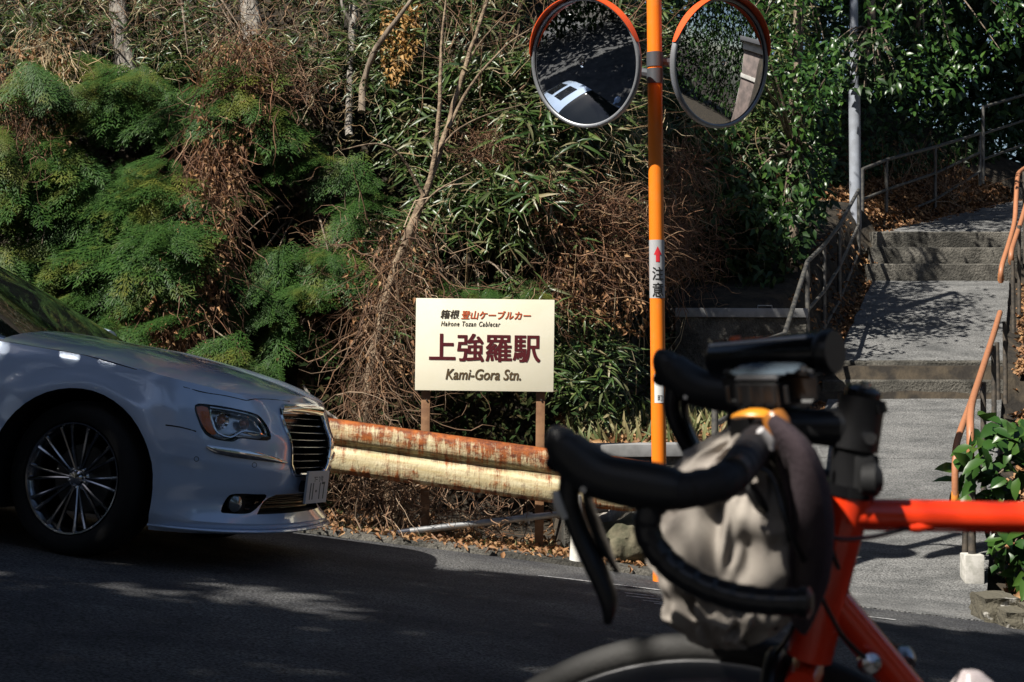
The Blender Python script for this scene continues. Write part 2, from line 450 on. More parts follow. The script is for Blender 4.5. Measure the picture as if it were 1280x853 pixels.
# ================================================================ RAILINGS
def railing(name, posts, hts, rails, label, m, grp, r=.024):
    """posts: base points; hts: heights; rails: fractions of height joined post to post"""
    e = empty(name, posts[0], label, 'railing', grp)
    for p, h in zip(posts, hts):
        tubeobj('post', [Vector(p)+Vector((0, 0, -.15)), Vector(p)+Vector((0, 0, h))], r, m, e, 10)
    for k, fr in enumerate(rails):
        pts = [Vector(p)+Vector((0, 0, h*fr)) for p, h in zip(posts, hts)]
        tubeobj('top_rail' if k == 0 else 'lower_rail', pts, r*.95 if k == 0 else r*.8, m, e, 10)
    return e
def rp(D, off=-.22): return Vector((XL(D)+off, D, path_z(D)-.02))
steel_g = 'steel railings left of the stair path'
pl = [rp(10.5), rp(12.0), rp(13.5), rp(14.9), rp(16.1), rp(17.4), rp(19.4)]
pl[0].z = -.95; pl[1].z = -.98
tops = [.0]*7
railing('stair_railing', pl, [.72, .95, .98, 1.0, 1.02, 1.0, .92], (1.0, .52, .14), 'grey steel tube railing running down the left side of the stair path', grey_steel, steel_g)
up = [P(1078, 296, 20.2), P(1108, 283, 20.9), P(1169, 257, 22.1), P(1225, 220, 23.6)]
railing('stair_railing', up, [P(1078, 212, 20.2).z-up[0].z, P(1108, 200, 20.9).z-up[1].z, P(1169, 184, 22.1).z-up[2].z, P(1225, 167, 23.6).z-up[3].z], (1., .55, .1),
        'grey tube railing in front of the leafy slope above the upper steps', grey_steel, steel_g, .026)
up = [P(1229, 218, 23.9), P(1290, 195, 25.2), P(1350, 172, 26.5)]
railing('stair_railing', up, [P(0, 134, 23.9).z-up[0].z, P(0, 116, 25.2).z-up[1].z, P(0, 96, 26.5).z-up[2].z], (1., .6, .22),
        'dark railing section highest up at the right edge by the trees', grey_steel, steel_g, .026)

def handrail(pts, r, posts, label, grp='terracotta handrails right of the stairs', sleeve=False, arms=()):
    e = empty('handrail', posts[0][0], label, 'handrail', grp)
    tubeobj('grip_rail', pts, r, tan_paint, e, 12, smooth=5)
    tip = Vector(pts[-1]); tubeobj('end_cap', [tip+Vector((0, 0, .10)), tip+Vector((0, 0, .02)), tip+Vector((0, 0, -.012))], [r*1.12, r*1.22, r*.6], mat('amber_cap', (.75, .28, .05), .35), e, 12)
    for k, (b_, t_) in enumerate(posts):
        tubeobj('post', [b_, t_], .023, dark_metal, e, 10)
    for (a, b_) in arms: tubeobj('bracket', [a, lerp(Vector(a), Vector(b_), .5)+Vector((0, 0, -.02)), b_], .008, dark_metal, e, 6)
    return e
# near pair, lower flight
A = [P(1250, 391, 14.6), P(1240, 424, 13.4), P(1226, 468, 11.9), P(1216, 500, 10.9), P(1213, 520, 10.5), P(1213, 545, 10.3), P(1213, 607, 10.3)]
pA = [(P(1257, 505, 14.5), P(1256, 402, 14.5)), (P(1243, 560, 13.2), P(1242, 432, 13.2)), (P(1230, 640, 11.8), P(1229, 478, 11.8))]
hA = handrail(A, .026, pA, 'terracotta handrail whose amber cap sleeves the dark post in front of the bush')
zb = path_z(9.9)
q = P(1215, 600, 10.25); base = Vector((q.x, q.y, path_z(10.25)))
q2 = P(1218, 735, 9.75)
tubeobj('post', [Vector((q.x, q.y, -1.75)), Vector((q.x, q.y, q.z+.1))], .026, dark_metal, hA, 12)
bbox('footing', (q.x, q.y, path_z(10.25)+.02), (.13, .13, .2), mat('whitewashed_concrete', (.42, .41, .37), .9, col2=(.6, .58, .54), nscale=20), hA, .01)
B = [P(1246, 408, 14.4), P(1232, 448, 13.0), P(1215, 500, 11.5), P(1201, 538, 10.8), P(1195, 560, 10.6), P(1194, 585, 10.5), P(1194, 632, 10.5)]
handrail(B, .024, [(P(1206, 705, 10.7)+Vector((0, 0, -.1)), P(1207, 640, 10.7)), (P(1248, 500, 14.3), P(1246, 428, 14.3))], 'lower terracotta handrail on the path side ending above the concrete',
         arms=[(P(1229, 482, 11.8), P(1215, 500, 11.5)), (P(1242, 438, 13.2), P(1232, 448, 13.0))])
# upper pair
Cc = [P(1290, 205, 20.5), P(1276, 214, 19.8), P(1272, 222, 19.2), P(1270, 250, 18.6), P(1268, 278, 18.2), P(1260, 308, 17.4), P(1252, 334, 16.9), P(1251, 353, 16.9)]
handrail(Cc, .028, [(P(1274, 395, 17.6), P(1274, 282, 17.6)), (P(1281, 330, 19.2), P(1280, 215, 19.2))], 'terracotta handrail beside the upper steps, bent over at its top and ending lowest')
Dd = [P(1310, 190, 20.0), P(1288, 240, 19.0), P(1277, 275, 18.0), P(1268, 302, 17.2), P(1264, 316, 16.7), P(1264, 330, 16.7)]
handrail(Dd, .028, [(P(1267, 416, 16.6), P(1266, 326, 16.6)), (P(1290, 360, 18.9), P(1289, 248, 18.9))], 'terracotta handrail with a short amber cap on the tall dark post right of the steps')

# kerb stones at the right
def rocky(name, c, d, m, label, cat, sub=3, amp=.18, seed=0, grp=None, box=False):
    bm = bmesh.new()
    if box:
        bmesh.ops.create_cube(bm, size=1.6); bmesh.ops.subdivide_edges(bm, edges=bm.edges, cuts=6, use_grid_fill=True)
    else: bmesh.ops.create_icosphere(bm, subdivisions=sub, radius=1)
    for v in bm.verts:
        p = v.co.copy(); k = 1+amp*noise.noise(p*1.3+Vector((seed, 0, 0)))+amp*.5*noise.noise(p*3.1+Vector((seed, 5, 0)))+amp*.2*noise.noise(p*9)
        v.co = Vector((p.x*d[0], p.y*d[1], p.z*d[2]))*k*.5
    me = bpy.data.meshes.new(name); bm.to_mesh(me); bm.free(); me.materials.append(m); me.shade_smooth(); me.set_sharp_from_angle(angle=radians(38))
    o = link(name, me); o.location = c; return setp(o, label, cat, grp)
wc = mat('painted_kerb', (.10, .09, .065), .95, col2=(.6, .58, .54), nscale=3.2, lo=.60, hi=.66, bump=1, bscale=30)
k1 = P(1243, 752, 9.35); k2 = P(1272, 768, 9.15)
rocky('kerb_stone', k1+Vector((0, 0, -.03)), (.26, .36, .18), wc, 'squat weathered kerb stone next to the post footing', 'kerb', seed=1, box=True, grp='kerb stones by the bush')
rocky('kerb_stone', k2+Vector((0, 0, -.03)), (.28, .34, .16), wc, 'white-streaked kerb stone cut by the right edge of the picture', 'kerb', seed=4, box=True, grp='kerb stones by the bush')
rocky('kerb_stone', P(1312, 775, 9.1), (.4, .34, .22), wc, 'kerb stone farthest right below the bush', 'kerb', seed=9, box=True, grp='kerb stones by the bush')

# rocks / odds behind the rail
rocky('boulder', P(785, 677, 9.95), (.40, .34, .34), rock_m, 'mossy boulder behind the guardrail end', 'rock', 4, .3, 3)
rocky('stone', P(705, 695, 10.2), (.18, .14, .1), rock_m, 'small grey stone under the guardrail', 'rock', 3, .3, 8)
o = tubeobj('fallen_log', [P(738, 672, 10.0), P(752, 655, 10.05), P(775, 636, 10.15), P(800, 620, 10.3)], [.045, .05, .047, .04], bark_grey, None, 12, smooth=3)
setp(o, 'short grey log leaning behind the guardrail end', 'log')

# ================================================================ SIGN
def text_me(s, x0, x1, z0, z1, shear=0., off=0., ext=.0012, space=1.0):
    cu = bpy.data.curves.new('t', 'FONT'); cu.body = s; cu.shear = shear; cu.offset = off; cu.extrude = ext; cu.size = 1; cu.resolution_u = 4
    cu.space_character = space
    ob = bpy.data.objects.new('t', cu); C.objects.link(ob); dg = bpy.context.evaluated_depsgraph_get()
    me = bpy.data.meshes.new_from_object(ob.evaluated_get(dg)); bpy.data.objects.remove(ob)
    co = np.array([v.co for v in me.vertices]); a = co.min(0); b_ = co.max(0)
    sx = (x1-x0)/(b_[0]-a[0]); sz = (z1-z0)/(b_[1]-a[1])
    for v in me.vertices:
        c = v.co.copy(); v.co = (x0+(c.x-a[0])*sx, -c.z*.0012/max(ext, 1e-6) if ext else 0, z0+(c.y-a[1])*sz)
    me.update(); return me
def text_on(name, s, M, px, m, parent, shear=0., off=0., space=1.):
    # off: stroke weight gained by stacking shifted copies of the letters, in metres
    x0, x1, z0, z1 = px; bm = bmesh.new(); k = 0
    sh = [(0, 0)] if not off else [(a, b_) for a in (-off, 0, off) for b_ in (-off*.7, off*.7)]
    for (a, b_) in sh:
        me = text_me(s, x0+off+a, x1-off+a, z0+off*.7+b_, z1-off*.7+b_, shear=shear, space=space)
        me.transform(Matrix.Translation((0, -.00012*k, 0))); bm.from_mesh(me); k += 1
    me = bpy.data.meshes.new(name); bm.to_mesh(me); bm.free(); me.transform(M); me.materials.append(m)
    return link(name, me, parent)
SDp = 10.02; ss = F/SDp
sign = empty('station_sign', P(606, 690, SDp), 'cream station name board on two brown legs behind the rusty guardrail', 'sign')
sc_ = P(606, 431.5, SDp); sw, sh = 173/ss, 115/ss
Ms = Matrix.Translation(sc_) @ Matrix.Rotation(radians(.75), 4, 'Y')
o = MB().box((0, 0, 0), (sw, .022, sh)).build('sign_panel', mat('cream_panel', (.90, .85, .68), .45, col2=(.87, .82, .64), nscale=5), None); bevel_me(o.data, .003)
o.data.transform(Ms); o.parent = sign; o.matrix_parent_inverse = parent_world(sign).inverted()
def spx(x0, x1, y0, y1): return ((x0-606)/ss, (x1-606)/ss, (431.5-y1)/ss, (431.5-y0)/ss)
Mt = Ms @ Matrix.Translation((0, -.0125, 0))
ink = mat('dark_ink', (.05, .035, .02), .5); maroon = mat('maroon_ink', (.085, .006, .010), .5); oink = mat('orange_ink', (.56, .11, .035), .5); bink = mat('brown_ink', (.10, .065, .03), .5)
text_on('lettering', '箱根', Mt, spx(550, 573.5, 388, 399), ink, sign, .18, .0007)
text_on('lettering', '登山ケーブルカー', Mt, spx(576, 663, 388.6, 399.4), oink, sign, .18, .0012)
text_on('lettering', 'Hakone Tozan Cablecar', Mt, spx(551, 625, 402.2, 408.3), ink, sign, .25, .0, 1.15)
text_on('lettering', '上強羅駅', Mt, spx(536.5, 675.5, 417.5, 452.5), maroon, sign, 0, .0038)
text_on('lettering', 'Kami-Gora Stn.', Mt, spx(557.5, 651.5, 461.5, 475), bink, sign, .22, .0014)
for (x1, x2) in ((532.5, 530.5), (676, 673.5)):
    a = P(x1, 470, SDp+.045); b_ = P(x2, 700, SDp+.045); mid = (a+b_)/2
    M = Matrix.Rotation(math.atan2(a.x-b_.x, a.z-b_.z), 3, 'Y')
    bbox('leg', mid, (.058, .04, (a-b_).length), brown_paint, sign, .004, M)
    for yy in (500, 560): tubeobj('bolt', [P(x1+.5, yy, SDp+.03), P(x1+.5, yy, SDp+.015)], .006, dark_metal, sign, 8)

# ================================================================ GUARDRAIL
def rust_mat():
    m = bpy.data.materials.new('rusted_cream_paint'); m.use_nodes = True; t = m.node_tree; N = t.nodes; L = t.links; b = N['Principled BSDF']
    uv = N.new('ShaderNodeUVMap'); uv.uv_map = 'UVMap'
    sep = N.new('ShaderNodeSeparateXYZ'); L.new(uv.outputs[0], sep.inputs[0])
    def nz(sx, sy, det=6, rough=.6, off=0):
        mp = N.new('ShaderNodeMapping'); mp.inputs['Scale'].default_value = (sx, sy, 1); mp.inputs['Location'].default_value = (off, off, 0); L.new(uv.outputs[0], mp.inputs[0])
        n_ = N.new('ShaderNodeTexNoise'); n_.inputs['Scale'].default_value = 1; n_.inputs['Detail'].default_value = det; n_.inputs['Roughness'].default_value = rough
        L.new(mp.outputs[0], n_.inputs[0]); return n_.outputs[0]
    def math_(op, a, b_=None, c=None):
        n_ = N.new('ShaderNodeMath'); n_.operation = op
        for i, q_ in enumerate((a, b_, c)):
            if q_ is None: continue
            if isinstance(q_, (int, float)): n_.inputs[i].default_value = q_
            else: L.new(q_, n_.inputs[i])
        return n_.outputs[0]
    def ramp(x, st):
        r = N.new('ShaderNodeValToRGB'); el = r.color_ramp.elements
        el[0].position, el[0].color = st[0][0], (*[st[0][1]]*3, 1) if not isinstance(st[0][1], tuple) else (*st[0][1], 1)
        el[1].position, el[1].color = st[-1][0], (*[st[-1][1]]*3, 1) if not isinstance(st[-1][1], tuple) else (*st[-1][1], 1)
        for p_, v_ in st[1:-1]:
            e = el.new(p_); e.color = (*[v_]*3, 1) if not isinstance(v_, tuple) else (*v_, 1)
        L.new(x, r.inputs[0]); return r.outputs[0]
    def mix(f, a, b_):
        n_ = N.new('ShaderNodeMix'); n_.data_type = 'RGBA'; L.new(f, n_.inputs[0])
        for i, q_ in ((6, a), (7, b_)):
            if isinstance(q_, tuple): n_.inputs[i].default_value = (*q_, 1)
            else: L.new(q_, n_.inputs[i])
        return n_.outputs[2]
    u = sep.outputs[0]; v = sep.outputs[1]             # u metres along, v 0 at the bottom .. 1 at the top
    streak = nz(22, 1.1, 6, .7); blot = nz(4.5, 3.0, 6, .7, 7); fine = nz(60, 12, 4)
    prof = ramp(v, [(0, .66), (.06, .62), (.13, .52), (.30, .47), (.42, .47), (.48, .56), (.55, .56), (.72, .60), (.90, .62), (.97, .76), (1, .84)])
    s1 = math_('ADD', math_('MULTIPLY', streak, .85), math_('MULTIPLY', blot, .75))
    s1 = math_('SUBTRACT', s1, .29)
    s2 = math_('ADD', math_('SUBTRACT', s1, .5), prof)
    rmask = ramp(math_('ADD', s2, math_('MULTIPLY', math_('SUBTRACT', fine, .5), .12)), [(.50, 0.), (.60, .45), (.68, 1.)])
    cream = mix(ramp(nz(4, 9, 5, .6, 3), [(.35, 0.), (.7, 1.)]), (.70, .62, .40), (.50, .38, .18))
    moss = math_('MULTIPLY', ramp(v, [(.44, 0.), (.50, .85), (.62, .8), (.70, 0.)]), ramp(nz(9, 20, 6, .7, 11), [(.40, 0.), (.58, 1.)]))
    c1 = mix(moss, cream, (.10, .10, .045))
    rust = mix(ramp(nz(9, 6, 6, .7, 5), [(.38, 0.), (.60, 1.)]), (.40, .11, .018), (.12, .03, .010))
    c2 = mix(rmask, c1, rust)
    L.new(c2, b.inputs['Base Color']); b.inputs['Roughness'].default_value = .6
    bp = N.new('ShaderNodeBump'); bp.inputs['Strength'].default_value = .35; bp.inputs['Distance'].default_value = .01
    L.new(math_('ADD', rmask, fine), bp.inputs['Height']); L.new(bp.outputs[0], b.inputs['Normal'])
    return m
rustm = rust_mat()
gr = empty('guardrail', (-1.5, 9.85, zr(-1.5, 9.85)), 'rust-streaked cream W-beam guardrail along the far road edge', 'guardrail')
prof = [(0.0, 0.01), (.006, -.004), (.022, -.026), (.034, -.036), (.118, -.044), (.134, -.036), (.148, -.016), (.16, -.010), (.178, -.010), (.19, -.020), (.205, -.036), (.218, -.044), (.318, -.038), (.330, -.028), (.344, -.006), (.35, 0.005)]
def rail_top(X): return itp(X, [-5, -1.237, .227, .877], [.03, -.487, -.691, -.768])
v = []; f = []; uvs = []; bxs = list(np.arange(-4.4, .72, .1))
m_ = len(prof)
stations = [(x, 9.80, 0., 1.) for x in bxs]
for k in range(1, 8):   # flared end curling away
    a = k/7; stations.append((.70+.20*sin(a*1.4), 9.80+.16*(1-cos(a*1.5)), a*.9, 1-.12*a))
for (x, y, ang, shr) in stations:
    for (dz, dy) in prof:
        zt = rail_top(x); bend = .004*noise.noise((x*1.2, dz*4, 0))
        if -.1 < x < .5: bend += .012*sin((x+.1)/.6*pi)*sin(dz*18)
        v.append((x+dy*sin(-ang)*-1, y+dy*cos(ang)+bend, zt-.175-(dz-.175)*shr)); uvs.append((x, 1-dz/.35))
for i in range(len(stations)-1):
    for j in range(m_-1): f.append((i*m_+j, (i+1)*m_+j, (i+1)*m_+j+1, i*m_+j+1))
me = mesh('beam', v, f, rustm, smooth=True)
ul = me.uv_layers.new(name='UVMap')
for lp in me.loops: ul.data[lp.index].uv = uvs[lp.vertex_index]
bo = link('beam', me, gr)
sm = bo.modifiers.new('thick', 'SOLIDIFY'); sm.thickness = .004; sm.offset = 1
for x in (-4.2, -2.2, .50):
    zt = rail_top(x); g0 = zr(x, 9.9)
    c_ = brown_paint
    tubeobj('post', [(x, 9.90, g0-.3), (x, 9.90, zt-.03)], .038, c_, gr, 14)
    bbox('bracket_block', (x, 9.83, zt-.175), (.07, .09, .1), c_, gr, .004)
    tubeobj('bolt', [(x, 9.79, zt-.175), (x, 9.765, zt-.175)], [.013, .010], galv, gr, 8)
# loose steel pipe under the guardrail
pp = empty('steel_pipe', P(482, 668, 9.9), 'galvanised steel pipe lying low under the guardrail with a clamp', 'pipe')
tubeobj('pipe_tube', [P(482, 668, 9.88), P(590, 655, 9.93), P(760, 636, 10.0)], .022, galv, pp, 12)
tubeobj('pipe_end', [P(481, 668.4, 9.88), P(512, 664.5, 9.894)], .026, silver_m, pp, 12)
tubeobj('clamp', [P(655, 647.4, 9.957), P(666, 646.2, 9.961)], .032, galv, pp, 10)
tubeobj('clamp_bolt', [P(661, 640, 9.94), P(661, 655, 9.94)], .008, galv, pp, 8)
# white marker post
dp = empty('marker_post', (P(720, 705, 9.75).x, 9.75, zr(.4, 9.75)), 'white tapered roadside marker post in front of the guardrail', 'marker post')
b0 = Vector((P(720, 705, 9.72).x, 9.66, zr(.4, 9.66)))
mb = MB(); mb.v, mb.f = lathe([(.001, -.05), (.047, -.05), (.045, .04), (.038, .16), (.036, .42), (.030, .45), (.001, .455)], 20, Matrix.Translation(b0)); mb.build('post_body', white_paint, dp, sharp=40)
mb = MB(); mb.v, mb.f = lathe([(.0375, .30), (.0385, .305), (.0385, .37), (.037, .375)], 20, Matrix.Translation(b0)); mb.build('reflector_band', mat('reflector_grey', (.45, .46, .48), .25), dp, sharp=40)

# ================================================================ MIRROR POST
D_P = 9.27; sp = F/D_P
mp_base = P(825.5, 735, D_P); mp_base.z = zr(mp_base.x, D_P)-.02
mir = empty('mirror_post', mp_base, 'orange pole carrying two round convex traffic mirrors', 'traffic mirror')
ptop = P(817, -60, D_P); pr_ = .0455
pl_pts = [mp_base+Vector((0, 0, -.1)), ptop]
def pole_at(py):
    t = (py-735)/(-60-735); p = lerp(P(825.5, 735, D_P), ptop, t); return p
tubeobj('pole', pl_pts, pr_, orange_paint, mir, 28)
tubeobj('pole_cap', [ptop, ptop+Vector((0, 0, .02)), ptop+Vector((0, 0, .035))], [.049, .049, .02], red_orange, mir, 24)
clampm = mat('grey_blue_steel', (.10, .11, .125), .45, metal=.4)
for (y0, y1) in ((66, 84), (86.5, 105)):
    tubeobj('clamp_band', [pole_at(y1), pole_at(y0)], pr_+.005, clampm, mir, 28)
def band(name, y0, y1, m, a0=-120, a1=60, r=pr_+.0015, parent=None):
    p0 = pole_at(y1); p1 = pole_at(y0); v = []; f = []; n_ = 18
    for p in (p0, p1):
        for i in range(n_+1):
            a = radians(lerp(a0, a1, i/n_)); v.append((p.x+r*sin(a), p.y-r*cos(a), p.z))
    for i in range(n_): f.append((i, i+1, n_+2+i, n_+1+i))
    return link(name, mesh(name, v, f, m, smooth=True), parent or mir)
def wrap(me, r=pr_+.003):
    bm_ = bmesh.new(); bm_.from_mesh(me); bmesh.ops.subdivide_edges(bm_, edges=bm_.edges, cuts=3, use_grid_fill=True); bm_.to_mesh(me); bm_.free()
    for v_ in me.vertices:
        c = v_.co; z = c.z; py = HY-z*F/D_P; p = pole_at(py); a = c.x/r
        v_.co = (p.x+r*sin(a), p.y-r*cos(a), z)
    me.update(); return me
def zpx(y): return (HY-y)/sp
st = band('sticker', 300.5, 373, mat('silver_sticker', (.42, .42, .43), .35), -178, 178)
kk = mat('black_ink', (.015, .015, .015), .5)
for ch, y0, y1 in (('注', 334.5, 350.5), ('意', 354, 371.5)):
    me = text_me(ch, -.034, .036, zpx(y1), zpx(y0), off=.0, ext=.0); wrap(me); me.materials.clear(); me.materials.append(kk)
    link('lettering', me, st)
    bm_ = bmesh.new()
    for k_ in (-1, 0, 1):
        for z_ in (0, .0012): m3 = me.copy(); m3.transform(Matrix.Translation((.0014*k_, -.0002*(k_+1)-.0001*(z_ > 0), z_))); bm_.from_mesh(m3)
    bm_.to_mesh(me); bm_.free()
v = [(-.011, zpx(328)), (.013, zpx(328)), (.013, zpx(319)), (.026, zpx(319)), (.001, zpx(308.5)), (-.024, zpx(319)), (-.011, zpx(319))]
me = mesh('arrow', [(a, 0, b_) for a, b_ in v], [(0, 1, 2, 6), (2, 3, 4), (2, 4, 6), (4, 5, 6)], mat('red_ink', (.6, .02, .03), .5)); wrap(me); link('arrow', me, st)
st2 = band('sticker', 468, 503.5, mat('white_sticker', (.72, .72, .7), .5), -35, 40)
me = text_me('町', -.008, .022, zpx(501), zpx(494), off=.0, ext=.0); wrap(me); me.materials.clear(); me.materials.append(kk); link('lettering', me, st2)

def road_mirror(px, py, yaw, tilt, R, arm_y, first):
    c = P(px, py, D_P-.10)
    nrm = Vector((sin(yaw)*cos(tilt), -cos(yaw)*cos(tilt), -sin(tilt)))
    Mq = Matrix.Translation(c) @ nrm.to_track_quat('Z', 'Y').to_matrix().to_4x4()
    Rc = 3.0
    cap = [(R*k/24, sqrt(Rc*Rc-(R*k/24)**2)-sqrt(Rc*Rc-R*R)) for k in range(25)]
    mb = MB(); mb.v, mb.f = lathe([(R+.004, .0), (R+.014, .004), (R+.018, -.012), (R+.010, -.03), (R*.8, -.085), (R*.4, -.11), (.001, -.115)], 64, Mq)
    back = mb.build('convex_mirror', mat('mirror_back_orange', (.72, .13, .02), .45), mir, sharp=50)
    mb = MB(); mb.v, mb.f = lathe(cap[1:], 96, Mq); v0 = len(mb.v); mb.v.append(Mq @ Vector((0, 0, cap[0][1]))); mb.f += [(v0, j, (j+1) % 96) for j in range(96)]
    mb.build('mirror_glass', mirror_m, back, smooth=True)
    mb = MB(); mb.v, mb.f = lathe([(R-.006, .006), (R+.002, .016), (R+.017, .010), (R+.019, -.02)], 96, Mq)
    mb.build('rim', mat('rim_grey', (.30, .31, .33), .4, metal=.5), back, smooth=True)
    # hood: band round the upper part, deepest at the top
    v = []; f = []; n_ = 48; mid = Mq.to_3x3() @ Vector((0, 1, 0)); 
    loc_up = Mq.to_3x3().inverted() @ Vector((0, 0, 1)); au = math.atan2(loc_up.y, loc_up.x)
    for i in range(n_+1):
        a = au+radians(lerp(-78, 78, i/n_)); d_ = .062*max(.0, cos((i/n_-.5)*pi))**.6+.012
        for (rr, hh) in ((R+.020, -.015), (R+.020, d_), (R+.026, d_), (R+.026, -.015)):
            v.append(Mq @ Vector((rr*cos(a), rr*sin(a), hh)))
    for i in range(n_):
        for j in range(4): f.append((i*4+j, (i+1)*4+j, (i+1)*4+(j+1) % 4, i*4+(j+1) % 4))
    f += [(0, 1, 2, 3), tuple(range(n_*4, n_*4+4))[::-1]]
    link('hood', mesh('hood', v, f, red_orange, sharp=40), back)
    pa = pole_at(arm_y); tip = Mq @ Vector((0, 0, -.10))
    MB().tube([pa, lerp(pa, tip, .55)+Vector((0, .05, 0)), tip], [(.016, .028)]*3, 8).build('arm', clampm, back)
    return back
MR = .372
road_mirror(731, 79, radians(-37), radians(11), MR, 93, True)
road_mirror(901, 79, radians(36), radians(8), MR, 77, False)

# lamp pole by the upper steps
lp = empty('lamp_pole', P(1069, 330, 19.9), 'tall bluish grey tapered pole rising beside the upper steps', 'pole')
a = P(1070, 345, 19.9); b_ = P(1068, 118, 19.9); c_ = P(1066.5, -160, 19.9)
lpm = mat('pale_blue_grey_paint', (.36, .39, .45), .45, col2=(.28, .30, .34), nscale=6)
tubeobj('lower_shaft', [a, b_], .076, lpm, lp, 20); tubeobj('shaft_collar', [b_, b_+Vector((0, 0, .12))], [.078, .055], lpm, lp, 20)
tubeobj('upper_shaft', [b_+Vector((0, 0, .11)), c_], .054, lpm, lp, 20)

# ================================================================ CAR
TH = radians(12)
fw = Vector((cos(TH), -sin(TH))); rt = Vector((-sin(TH), -cos(TH)))      # heading and right-hand side in plan
wc2 = Vector((-2.09, 7.25))                                              # near front wheel centre
org = wc2 - rt*.80
def gz(p): return zr(p.x, p.y)
ex = Vector((fw.x, fw.y, gz(org+fw)-gz(org))).normalized()
ey0 = Vector((rt.x, rt.y, gz(org+rt)-gz(org)))
ez = -(ex.cross(ey0)).normalized(); ez = ez if ez.z > 0 else -ez
ey = ez.cross(ex).normalized(); ey = ey if ey.dot(ey0) > 0 else -ey       # ey = right
CM = Matrix(((ex.x, ey.x, ez.x, org.x), (ex.y, ey.y, ez.y, org.y), (ex.z, ey.z, ez.z, gz(org)), (0, 0, 0, 1)))
CMi = CM.inverted()
car = empty('parked_car', CM @ Vector((-1.5, 0, 0)), 'pale silver-blue sedan in the shade at the left edge, nose pointing right', 'car')
paint = mat('silver_blue_paint', (.60, .74, .97), .20, metal=.10, coat=1., grain=.05, gscale=900)
glass_dark = mat('tinted_glass', (.012, .014, .014), .03, spec=.8, coat=.5)
WR = .368; WB = 3.05; AR = .415
def un(w_): return itp(w_, [.17, .20, .235, .27, .33, .40, .50, .62, .66, .72, .80, .86, .90], [.76, .85, .86, .80, .775, .815, .845, .845, .835, .80, .765, .735, .68])
def hw(w_): return itp(w_, [.17, .25, .40, .60, .75, .85, .93, 1.02], [.88, .925, .945, .952, .945, .925, .90, .865])
def ws(u): return itp(u, [-4.2, -3.9, -3.0, -2, -1, -.45, 0, .33, .53, .68, .83], [.93, .98, 1.02, 1.01, .985, .965, .945, .905, .875, .845, .82])
def rearu(w_): return -WB-itp(w_, [.17, .3, .6, .9, 1.0], [.85, 1.0, 1.03, .98, .93])
def side_pt(phi_u, w_):
    """phi_u: ('f', a) front corner angle, ('s', u) side, ('r', a) rear corner"""
    k, a = phi_u; V = hw(w_); N_ = un(w_); R_ = rearu(w_)
    uc = .30; ur = -3.6
    if k == 'f':
        p = 2.35; c_ = max(0, cos(a))**(2/p); s_ = max(0, sin(a))**(2/p)
        u = uc+(N_-uc)*c_; v_ = V*s_*(1)
        u = uc+(N_-uc)*(c_) ; return u, v_
    if k == 's': return a, V
    p = 2.6; c_ = max(0, cos(a))**(2/p); s_ = max(0, sin(a))**(2/p)
    return ur+(R_-ur)*c_, V*s_
def flare(u, w_, v_):
    o = 0
    for cu in (0, -WB):
        r = sqrt((u-cu)**2+(w_-.375)**2)
        if r < .75: o += .020*math.exp(-((r-.44)/.055)**2)+.014*math.exp(-((r-.58)/.12)**2)*(w_ > .5)
    o += .006*math.exp(-((w_-.90-.0*u)/.02)**2)
    # sills tuck between the wheels
    return o
T = [('f', radians(a)) for a in (0, 3, 6, 10, 14, 18, 22, 26, 31, 36, 41, 46, 51, 56, 61, 66, 71, 76, 80, 84, 87)]
T += [('s', u) for u in np.arange(.30, -3.6, -.045)] + [('r', radians(a)) for a in range(90, -1, -9)]
Wn = 34; vv = []; QN = 12
for (k, a) in T:
    u0, _ = side_pt((k, a), .85); wsh = ws(u0)
    for i in range(Wn):
        w_ = lerp(.175, wsh, (i/(Wn-1)))
        u, v_ = side_pt((k, a), w_)
        if v_ > .5: v_ += flare(u, w_, v_)*min(1, (v_-.5)/.35)
        vv.append((u, v_, w_))
    us, vs_, _ = vv[-1]
    for i in range(1, QN+1):
        q = 1-i/QN
        crown = itp(us, [-4.1, -3.7, -1, 0, .45, .68, .78], [.05, .10, .10, .085, .07, .045, .03])
        zc = wsh+crown*(1-abs(q)**2.6)
        vv.append((us, vs_*q, zc))
H_ = Wn+QN; ff = []
for i in range(len(T)-1):
    for j in range(H_-1):
        ff.append((i*H_+j, (i+1)*H_+j, (i+1)*H_+j+1, i*H_+j+1))
nb_ = len(vv); vv2 = [(u, -v_, w_) for (u, v_, w_) in vv]
ff2 = [tuple(nb_+k for k in q)[::-1] for q in ff]
V_ = vv+vv2; Fc = ff+ff2
for i in range(len(T)-1): Fc.append((i*H_, nb_+i*H_, nb_+(i+1)*H_, (i+1)*H_))
bm = bmesh.new(); bvs = [bm.verts.new(p) for p in V_]
for q in Fc:
    try: bm.faces.new([bvs[k] for k in q])
    except ValueError: pass
bmesh.ops.remove_doubles(bm, verts=bm.verts, dist=.0008)
bmesh.ops.dissolve_degenerate(bm, edges=bm.edges, dist=.0002)
bmesh.ops.holes_fill(bm, edges=bm.edges, sides=0)
bmesh.ops.recalc_face_normals(bm, faces=bm.faces)
bme = bpy.data.meshes.new('body'); bm.to_mesh(bme)
bvh = BVHTree.FromBMesh(bm); bm.free()
bme.materials.append(paint); bme.materials.append(mat('wheelhouse_black', (.006, .006, .006), .9))

